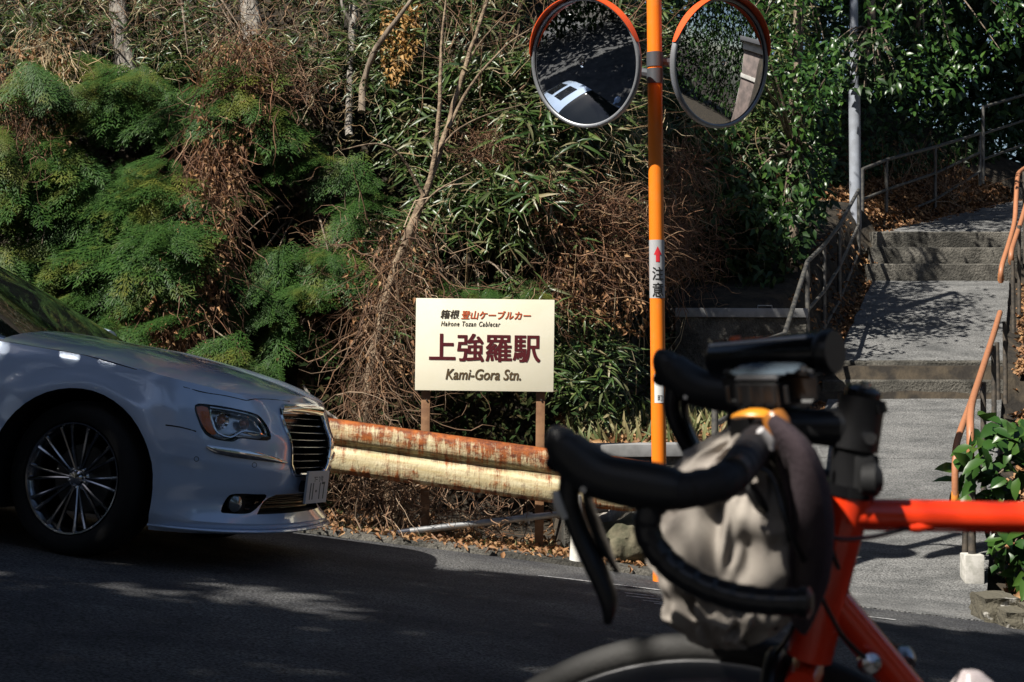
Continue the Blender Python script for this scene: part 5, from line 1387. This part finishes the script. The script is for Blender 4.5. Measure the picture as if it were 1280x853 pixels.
vt = bare('tree', 'twisting tree wrapped in dry vines left of the sign, forking to the upper right', [P(496, 668, 10.5), P(488, 620, 10.5), P(462, 540, 10.55), P(458, 500, 10.6), P(470, 430, 10.7), P(486, 360, 10.9), P(512, 290, 11.1), P(538, 225, 11.3), P(556, 170, 11.5), P(576, 100, 11.8), P(606, 10, 12.), P(620, -50, 12.1)],
          [.070, .052, .038, .034, .036, .033, .035, .026, .022, .019, .015, .011], mat('vine_tree_bark', (.12, .08, .05), .9, col2=(.27, .20, .13), nscale=16, bump=1, bscale=40),
          [([P(538, 225, 11.3), P(548, 150, 11.4), P(552, 60, 11.7), P(560, -20, 11.9)], .022), ([P(560, 160, 11.5), P(590, 105, 11.7), P(630, 60, 11.8), P(665, 35, 11.9)], .016),
           ([P(530, 245, 11.2), P(500, 195, 11.1), P(470, 180, 11.), P(428, 188, 10.9)], .014), ([P(520, 270, 11.1), P(545, 240, 11.), P(590, 215, 11.)], .012),
           ([P(572, 110, 11.8), P(596, 60, 11.9), P(640, 10, 12.)], .012), ([P(548, 190, 11.4), P(575, 160, 11.4), P(620, 140, 11.5), P(660, 130, 11.6)], .010)])
# tall crowns above the frame that keep the hollow by the wall and the thicket behind the railing in shade
def high_crown(label, foot, lo, hi, tr_rng, n_, size):
    g_ = np.stack([ru(lo[0], hi[0], n_), ru(lo[1], hi[1], n_), ru(lo[2], hi[2], n_)], 1); q = g_-np.array(SD)[None]*ru(*tr_rng, n_)[:, None]
    q = q[(q[:, 2] > (HY+60)/F*q[:, 1])]
    e = wtree('tall_tree', label, 'tree', foot, 'tall trees over the stairs'); c_ = Vector(q.mean(0)); f_ = Vector(foot)
    trunk([f_, lerp(f_, c_, .5)+Vector((.1, .1, .2)), c_], [.2, .16, .07], bark, e, n=14)
    mb = MB()
    for a in q[::max(1, n_//30)]: a = Vector(a); s0 = lerp(f_, c_, .8); mb.tube([s0, lerp(s0, a, .5)+Vector((0, 0, .2)), a], [.05, .03, .01], 6, False, 3)
    mb.build('branches', bark, e); leaves('crown', dark_leaf, q, KITE, size, base=(0, 0, -.3), spread=(1, 1, .5), up=(0, 0, 1), upsp=.5, parent=e)
high_crown('tall evergreen rooted above the concrete wall, crown above the picture', (1.9, 17.5, 2.0), (1.2, 14.4, .2), (2.2, 17.2, 2.0), (5, 9), 7000, (.16, .28))
high_crown('tall evergreen farther left up the slope, crown above the picture', (1.5, 22.5, 3.6), (1., 20.5, 2.), (6.2, 27, 5.5), (7, 11), 15000, (.2, .34))
high_crown('tall evergreen on the slope left of the upper railing, crown above the picture', (3.4, 24.5, 3.6), (5., 25, 2), (16., 31, 9), (8, 12), 22000, (.25, .4))
o = trunk([P(378, 482, 10.2), P(392, 500, 10.2), P(402, 512, 10.2), P(420, 525, 10.25)], [.008, .012, .014, .016], bark_grey, None, 'broken_branch', 8, 3)
setp(o, 'bare broken branch poking up at the guardrail beside the car bonnet', 'branch')

# --- dry vines, twigs and dead growth
def vines(name, label, centre, spread, n_, length, rad, m, cat='vine', drop=1., front=.3, curl=.35, seed=0, grp=None, seg=7, side=0., loose=False):
    """centre: px points along the tangle; strands start there and hang or curl away"""
    r_ = random.Random(seed); mb = MB()
    for i in range(int(n_*1.35)):
        t_ = r_.random()*(len(centre)-1); k = int(t_); a, b_ = centre[k], centre[k+1]
        x = lerp(a[0], b_[0], t_-k)+r_.gauss(0, spread); y = lerp(a[1], b_[1], t_-k)+r_.gauss(0, spread*.8)
        z = (HY-y)/F*11.5; D = float(bankD(np.array((x-640)/F*11.5), np.array(z)))-front+r_.gauss(0, .10); p = P(x, y, D)
        d = Vector((r_.gauss(side, .8), r_.gauss(-.15, .35), r_.gauss(-drop, .55))).normalized()
        L_ = r_.uniform(*length); pts = [p]; 
        for j in range(seg):
            d = (d+Vector((r_.gauss(0, curl), r_.gauss(0, curl*.5), r_.gauss(-.10*drop, curl)))).normalized(); p = p+d*L_/seg; pts.append(p)
        rr = rad[0]*.62+(rad[1]-rad[0]*.62)*r_.random()**2.2; mb.tube(pts, [rr]*(len(pts)-2)+[rr*.7, rr*.3], 3, False, 0)
    o = link('dry_stalks' if loose else name, mesh(name, mb.v, mb.f, m)); return setp(o, kind='stuff') if loose else setp(o, label, cat, grp)
GV = 'tangles of dry vine on the bank'
vines('vine_tangle', 'orange-brown tangle of dead twigs at the left edge', [(-10, 80), (20, 150), (35, 190)], 18, 210, (.2, .5), (.002, .004), rust_vine, drop=1.2, front=.55, seed=1, grp=GV)
vines('vine_tangle', 'pale dry stalks hanging high at the left above the cypress', [(40, 30), (65, 60), (80, 90)], 14, 110, (.2, .45), (.002, .0045), straw_m, front=.5, seed=2, grp=GV)
vines('vine_tangle', 'long curtain of brown vines hanging down through the cypress', [(300, 50), (300, 110), (270, 180), (262, 260), (240, 330), (215, 400), (200, 440)], 24, 1250, (.2, .6), (.0022, .0048), rust_vine, drop=1.2, front=.5, curl=.28, seed=3, grp=GV)
vines('vine_tangle', 'reddish vines curling at the upper right of the brown curtain', [(300, 50), (340, 90), (380, 100)], 18, 260, (.15, .45), (.002, .004), rust_vine, drop=.5, front=.45, curl=.45, seed=4, grp=GV, side=.5)
vines('vine_tangle', 'fine dry vines winding round the twisting tree above the guardrail', [(515, 270), (490, 350), (470, 430), (458, 510), (480, 600), (495, 670)], 16, 420, (.3, .8), (.0022, .005), vine_m, drop=1.1, front=.75, curl=.35, seed=5, grp=GV)
vines('vine_tangle', 'loose brown vines between the twisting tree and the sign', [(440, 290), (520, 330), (540, 400), (510, 470)], 34, 420, (.2, .6), (.0018, .0038), vine_m, drop=.6, front=.3, curl=.45, seed=6, grp=GV)
vines('vine_tangle', 'reddish wiry vines in the dark hollow above the car and rail', [(410, 290), (440, 350), (420, 430)], 22, 110, (.2, .5), (.0018, .0035), rust_vine, drop=.3, front=.15, curl=.5, seed=7, loose=True, grp=GV)
vines('vine_tangle', 'round mat of brown dead twigs right of the forking tree', [(595, 190), (620, 175)], 16, 300, (.1, .3), (.002, .004), rust_vine, drop=.4, front=.4, curl=.5, seed=8, grp=GV)
vines('vine_tangle', 'swath of dark reddish twigs slanting down below the left mirror', [(650, 225), (700, 245), (750, 260), (775, 262)], 15, 420, (.12, .4), (.002, .004), rust_vine, drop=.3, front=.4, curl=.4, seed=9, grp=GV, side=.5)
vines('vine_tangle', 'dense straw-brown dead growth beside the orange post above the sign', [(700, 370), (740, 320), (790, 290), (840, 290), (850, 340)], 32, 950, (.15, .5), (.002, .005), rust_vine, drop=.7, front=.35, curl=.4, seed=10, grp=GV)
vines('vine_tangle', 'brown dead stalks between the right mirror and the dark shrubs', [(860, 170), (850, 230), (845, 290)], 24, 420, (.15, .5), (.002, .005), rust_vine, drop=.7, front=.3, curl=.4, seed=11, loose=True, grp=GV)
vines('vine_tangle', 'thin bare twigs spreading over the bamboo grass at the top middle', [(560, 40), (640, 60), (640, 130), (700, 30), (800, 60)], 50, 260, (.3, .8), (.002, .004), vine_m, drop=-.35, front=.25, curl=.22, seed=12, loose=True, grp=GV)
vines('vine_tangle', 'dry stalks and grass under the guardrail behind the pipe', [(430, 610), (520, 640), (640, 660)], 26, 420, (.12, .4), (.002, .0045), vine_m, drop=-.2, front=.7, curl=.35, seed=13, loose=True, grp=GV)
vines('vine_tangle', 'scattered dry stalks through the bushes at the top left', [(20, 20), (200, 40), (400, 60), (430, 160)], 50, 260, (.15, .4), (.0018, .0038), straw_m, drop=.5, front=.3, curl=.35, seed=14, loose=True, grp=GV)
vines('vine_tangle', '', [(0, -20), (200, 0), (440, 0)], 40, 550, (.12, .4), (.0018, .004), vine_m, drop=.5, front=.3, curl=.35, seed=24, loose=True)
vines('vine_tangle', 'pale broken stalks lying through the bamboo grass by the orange post', [(600, 260), (700, 150), (780, 220), (840, 120)], 60, 480, (.1, .35), (.0018, .004), straw_m, drop=.6, front=.35, curl=.25, seed=16, loose=True, grp=GV)
def deadwood(px0, px1, D0, D1, n_, label, seed):
    r_ = random.Random(seed); mb = MB()
    for i in range(n_):
        p = P(r_.uniform(px0[0], px1[0]), r_.uniform(px0[1], px1[1]), r_.uniform(D0, D1)); d = Vector((r_.gauss(0, .5), r_.gauss(0, .3), abs(r_.gauss(.6, .4)))).normalized(); L_ = r_.uniform(.3, 1.1); pts = [p]
        for j in range(6): d = (d+Vector((r_.gauss(0, .2), r_.gauss(0, .15), r_.gauss(0, .15)))).normalized(); p = p+d*L_/6; pts.append(p)
        mb.tube(pts, [.006, .0055, .005, .0045, .004, .003, .0015], 4, False)
    setp(mb.build('dead_shrub', vine_m), label, 'shrub')
deadwood((1085, 230), (1215, 265), 21.8, 23.5, 150, 'bare brown dead shrub on the leafy slope behind the upper railing', 4)
# withered leaves caught in the tangles
pos = np.concatenate([region([(250, 60), (345, 50), (340, 130), (300, 230), (280, 400), (190, 450), (180, 380), (240, 200)], 1500, .12, .52), region([(640, 215), (790, 250), (860, 280), (850, 350), (800, 420), (690, 390), (700, 300), (640, 250)], 1700, .12, .36),
                     region([(430, 300), (540, 280), (540, 480), (470, 500), (440, 440)], 500, .12, .5), region([(-20, 60), (90, 30), (90, 190), (40, 200), (-20, 190)], 450, .1, .5)])
leaves('caught_dead_leaves', leaf_brown, pos, CRUMP, (.02, .055), base=(0, -.3, -.8), spread=(.7, .6, .5), up=(0, -.8, .3), upsp=.6, kind='stuff')
# hanging golden dead leaves
pos = region([(478, 15), (525, 5), (522, 60), (505, 100), (485, 112), (476, 60)], 420, .08, .35)
leaves('dead_leaf_cluster', mat('golden_leaf', (.4, .22, .06), .6, island=[(.28, .14, .04), (.5, .30, .10), (.38, .2, .05)], trans=.25), pos, CRUMP, (.03, .06), spread=(.8, .6, .8), kind='stuff')

# --- fallen leaves (ground litter)
def litter(name, fn, n_, size, m=leaf_brown, lift=.012):
    pos = fn(n_); 
    z = np.array([ground_z(float(a), float(b_)) for a, b_ in pos])
    p = np.stack([pos[:, 0], pos[:, 1], z+lift+np.abs(rn(len(z)))*.012], 1)
    o = leaves(name, m, p, CRUMP, size, base=(0, 0, 0), spread=(1, 1, .25), up=(0, -.3, 1), upsp=.4, kind='stuff'); return o
def upslope(n_):
    D = ru(20.05, 24.5, n_*2); l = np.array([XL(d) for d in D]); X = l-np.abs(rn(len(D)))*1.1+.12
    return np.stack([X, D], 1)[:n_]
litter('fallen_leaves', upslope, 7500, (.04, .10))
def slope_shrubs(n_):
    D = ru(20.3, 31, n_); l = np.array([XL(d) for d in D]); X = l-1.15-ru(0, 1, n_)**1.3*8; k = X > 1.9; D, X = D[k], X[k]
    g_ = np.array([ground_z(float(a), float(b_)) for a, b_ in zip(X, D)]); return np.stack([X, D, g_+ru(0, 1.9, len(X))*np.clip((l[k]-1.1-X)*1.2, .1, 1)], 1)
leaves('slope_shrubs', dark_leaf, slope_shrubs(26000), LEAF3, (.08, .16), base=(-.3, -.6, -.4), spread=(.8, .5, .6), up=(0, -.4, .8), upsp=.45, kind='stuff')
def lowbank(n_): X = ru(.3, 2.6, n_); D = 10.6+(np.abs(rn(n_)))*1.1; k = X < np.interp(D, [9.26, 20], [1.2, 4.85])-.02; return np.stack([X, D], 1)[k]
litter('fallen_leaves', lowbank, 3600, (.04, .09))
def pathedge(n_): D = ru(9.6, 19.5, n_); l = np.interp(D, [9.26, 20], [1.2, 4.85]); return np.stack([l-.05-np.abs(rn(n_))*.16+.05, D], 1)
litter('fallen_leaves', pathedge, 3200, (.035, .08))
def gutter(n_): X = ru(-3.5, 1.2, n_); return np.stack([X, 9.80+rn(n_)*.10+.12*(ru(0, 1, n_) > .5)], 1)
litter('fallen_leaves', gutter, 1300, (.02, .06), lift=.07)
def bankfoot(n_): X = ru(-4.5, 1.2, n_); return np.stack([X, 10.1+np.abs(rn(n_))*.5], 1)
litter('fallen_leaves', bankfoot, 1500, (.03, .08))
def rpath(n_): D = ru(9.9, 19.5, n_); r_ = np.array([XR(d) for d in D]); return np.stack([r_+.12+np.abs(rn(n_))*.35, D], 1)
litter('fallen_leaves', rpath, 3000, (.04, .08))
# small weeds on the gutter edge and the slopes
def tuft(n_, fn, size, name):
    pos = fn(n_); z = np.array([ground_z(float(a), float(b_)) for a, b_ in pos]); p = np.stack([pos[:, 0], pos[:, 1], z+.02], 1)
    leaves(name, mat('weed', (.1, .14, .04), .6, island=[(.05, .09, .02), (.16, .17, .06), (.3, .25, .12)], trans=.2), p, BLADE, size, base=(0, -.2, 1), spread=(.5, .4, .2), up=(0, -1, .2), kind='stuff')
tuft(1300, lambda n_: np.stack([ru(-3, 1.15, n_), 10.04+rn(n_)*.08], 1), (.03, .09), 'weeds')
tuft(900, lambda n_: np.stack([ru(.4, 2.2, n_), ru(10.7, 13, n_)], 1), (.08, .2), 'weeds')

# ================================================================ THE OTHER SIDE OF THE ROAD (seen in the round mirrors, and shading the road)
def shade_edge(X): return 8.68+.10*math.sin(X*2.1)+.12*noise.noise((X*1.7, 0, 0))-.30*sstep(.2, 1.2, X)*(1-sstep(1.6, 2.4, X))
NL = 64000
gxy = np.stack([ru(-10.5, 7.5, NL), ru(.4, 9.4, NL)], 1); tt = ru(9.5, 13.5, NL); sdv = np.array(SD)
gzv = -.919-.12*gxy[:, 0]-.048*gxy[:, 1]
p = np.stack([gxy[:, 0], gxy[:, 1], gzv], 1)-sdv[None]*tt[:, None]
edge = np.array([shade_edge(float(a)) for a in gxy[:, 0]])
k = gxy[:, 1] < edge-ru(0, .12, NL)
# openings of the crown: over the bicycle, and small ones that dapple the road
zz = -.16; ht = (p[:, 2]-zz)/-sdv[2]; hx = p[:, 0]+sdv[0]*ht; hy = p[:, 1]+sdv[1]*ht
bk = (hx > -.10) & (hx < 1.25) & (hy > 1.20) & (hy < 1.72) | (hx > -.40) & (hx < 0) & (hy > 1.36) & (hy < 1.74)
dn = np.array([noise.noise((float(a)*.75+3.3, float(b_)*2.3, 5.))+.35*noise.noise((float(a)*2.5, float(b_)*5, 9.)) for a, b_ in gxy])
band_ = np.exp(-((gxy[:, 1]-6.1)/.9)**2)*(gxy[:, 0] < .3)*(gxy[:, 0] > -2.6)
dap = (dn > .50-.26*band_) & (gxy[:, 1] < 7.4)
k &= ~bk & ~dap
p = p[k]
roots = [Vector((-9.5, -5.2, 0)), Vector((-2.6, -5.4, 0)), Vector((1.8, -5.4, 0))]
lab = ['tall evergreen farthest up the road across from the bank', 'tall evergreen standing behind the camera across from the sign', 'tall evergreen across the road from the stair path']
own = np.argmin(np.stack([np.abs(p[:, 0]-r_.x+.3*np.sin(p[:, 1])) for r_ in roots]), axis=0)
for i, r_ in enumerate(roots):
    g0 = ground_z(r_.x, r_.y); e = empty('shade_tree', (r_.x, r_.y, g0), lab[i], 'tree', 'evergreens across the road')
    trunk([Vector((r_.x, r_.y, g0-.3)), Vector((r_.x+.1, r_.y+.2, g0+3)), Vector((r_.x, r_.y+.9, g0+6)), Vector((r_.x+.1, r_.y+1.8, g0+8.2))], [.28, .24, .17, .08], bark, e, n=16)
    q = p[own == i]; mb = MB()
    for a in q[::420]:
        a = Vector(a)
        if (Vector((a.x+.6*(a.z+.16), a.y+.54*(a.z+.16), 0))-Vector((.4, 1.4, 0))).length < 2: continue
        s0 = Vector((r_.x, r_.y+1.0, g0+5.6)); mb.tube([s0, lerp(s0, a, .5)+Vector((0, 0, .25)), a], [.07, .035, .01], 6, False, 3)
    mb.build('branches', bark, e)
    leaves('crown', dark_leaf, q, KITE, (.18, .32), base=(0, 0, -.3), spread=(1, 1, .5), up=(0, 0, 1), upsp=.5, parent=e)
# unseen bough on its own stem, added to dapple the bicycle and bag
nb2 = 13000; lx = ru(-.15, .62, nb2); ly = ru(1.02, 1.80, nb2)
jag = np.array([1.328+.030*noise.noise((float(a)*9, 1., 0))+.018*noise.noise((float(a)*24, 4., 0)) for a in lx])
kk_ = (ly < jag-.02) | ((ly > 1.535+.015*np.sin(lx*23)) & (lx > .06) & (lx < .50) & (ru(0, 1, nb2) < .6))
kk_ &= ~((lx > .38) & (ly < 1.35) & (ly > 1.2))
lx, ly = lx[kk_], ly[kk_]; q = np.stack([lx, ly, np.full(len(lx), -.16)], 1)-sdv[None]*ru(2.6, 3.8, len(lx))[:, None]
e = empty('added_bough', (-2.6, -5.4, ground_z(-2.6, -5.4)), 'added unseen bough that shades the bicycle from behind the camera', 'tree')
fb = Vector((-3.0, -4.6, ground_z(-3.0, -4.6)-.2)); c_ = Vector(q.mean(0))
trunk([fb, fb+Vector((0, .1, 2.2)), lerp(fb+Vector((0, .1, 3.0)), c_, .5)+Vector((0, 0, .35)), c_], [.09, .07, .04, .012], bark, e, n=12)
mb = MB()
for a in q[::330]: a = Vector(a); s0 = lerp(fb+Vector((0, .1, 3.0)), c_, .85)+Vector((0, 0, .1)); mb.tube([s0, lerp(s0, a, .5)+Vector((0, 0, .04)), a], [.010, .006, .003], 5, False, 3)
mb.build('branches', bark, e)
leaves('crown', dark_leaf, q, LEAF3, (.05, .09), base=(0, 0, -.3), spread=(1, 1, .5), up=(0, 0, 1), upsp=.4, parent=e)
# forest on the slope behind and up the road
def mass(name, ang0, ang1, r0, r1, z0, z1, n_, seed, size=(.5, 1.)):
    a = ru(ang0, ang1, n_); r_ = ru(r0, r1, n_); X = r_*np.sin(a); D = r_*np.cos(a)+2; g_ = -.919-.12*X-.048*D
    z = g_+z0+(z1-z0)*ru(0, 1, n_)**.8+np.array([2.*noise.noise((float(q)*.15, seed, 0)) for q in X]); pos = np.stack([X, D, z], 1)
    leaves(name, dark_leaf, pos, KITE, size, base=(0, 0, -.4), spread=(1, 1, .5), up=(0, 0, 1), upsp=.5, kind='stuff')
mass('far_wood', radians(150), radians(300), 17, 27, .2, 8.5, 15000, 1.)
mass('far_wood', radians(4), radians(48), 27, 33, 0, 19, 52000, 5., (.22, .38))
mass('far_wood', radians(75), radians(112), 30, 38, .0, 17, 9000, 2.)
mass('far_wood', radians(118), radians(152), 26, 34, .0, 17, 8000, 3.)
# house, wall and trees down the road on the camera side
hs = empty('house', (17, 8.4, zr(17, 8.4)), 'pink-tiled house with white bands down the road past the stair path', 'house')
pinkt = mat('pink_tile', (.27, .21, .19), .7, col2=(.16, .13, .12), nscale=2); whitew = mat('white_wall', (.62, .60, .56), .8, col2=(.5, .48, .44), nscale=2)
g0 = zr(17, 8)+1.4
bbox('wall', (21, 11.0, g0+2.2), (9, 5.6, 4.4), pinkt, hs, .02)
bbox('band', (21, 11.0, g0+4.6), (9.3, 5.9, .45), whitew, hs, .02); bbox('band', (21, 11.0, g0+2.9), (9.16, 5.76, .22), whitew, hs, .01)
bbox('roof', (21, 11.0, g0+4.95), (9.9, 6.5, .25), mat('grey_roof', (.10, .10, .11), .7), hs, .02)
for i in range(5):
    for z_ in (1.6, 3.7):
        wn_ = bbox('window', (17.6+i*1.7, 8.18, g0+z_), (1.2, .08, .95), whitew, hs, .01); bbox('pane', (17.6+i*1.7, 8.13, g0+z_), (1.04, .03, .8), glass_dark, wn_, .004)
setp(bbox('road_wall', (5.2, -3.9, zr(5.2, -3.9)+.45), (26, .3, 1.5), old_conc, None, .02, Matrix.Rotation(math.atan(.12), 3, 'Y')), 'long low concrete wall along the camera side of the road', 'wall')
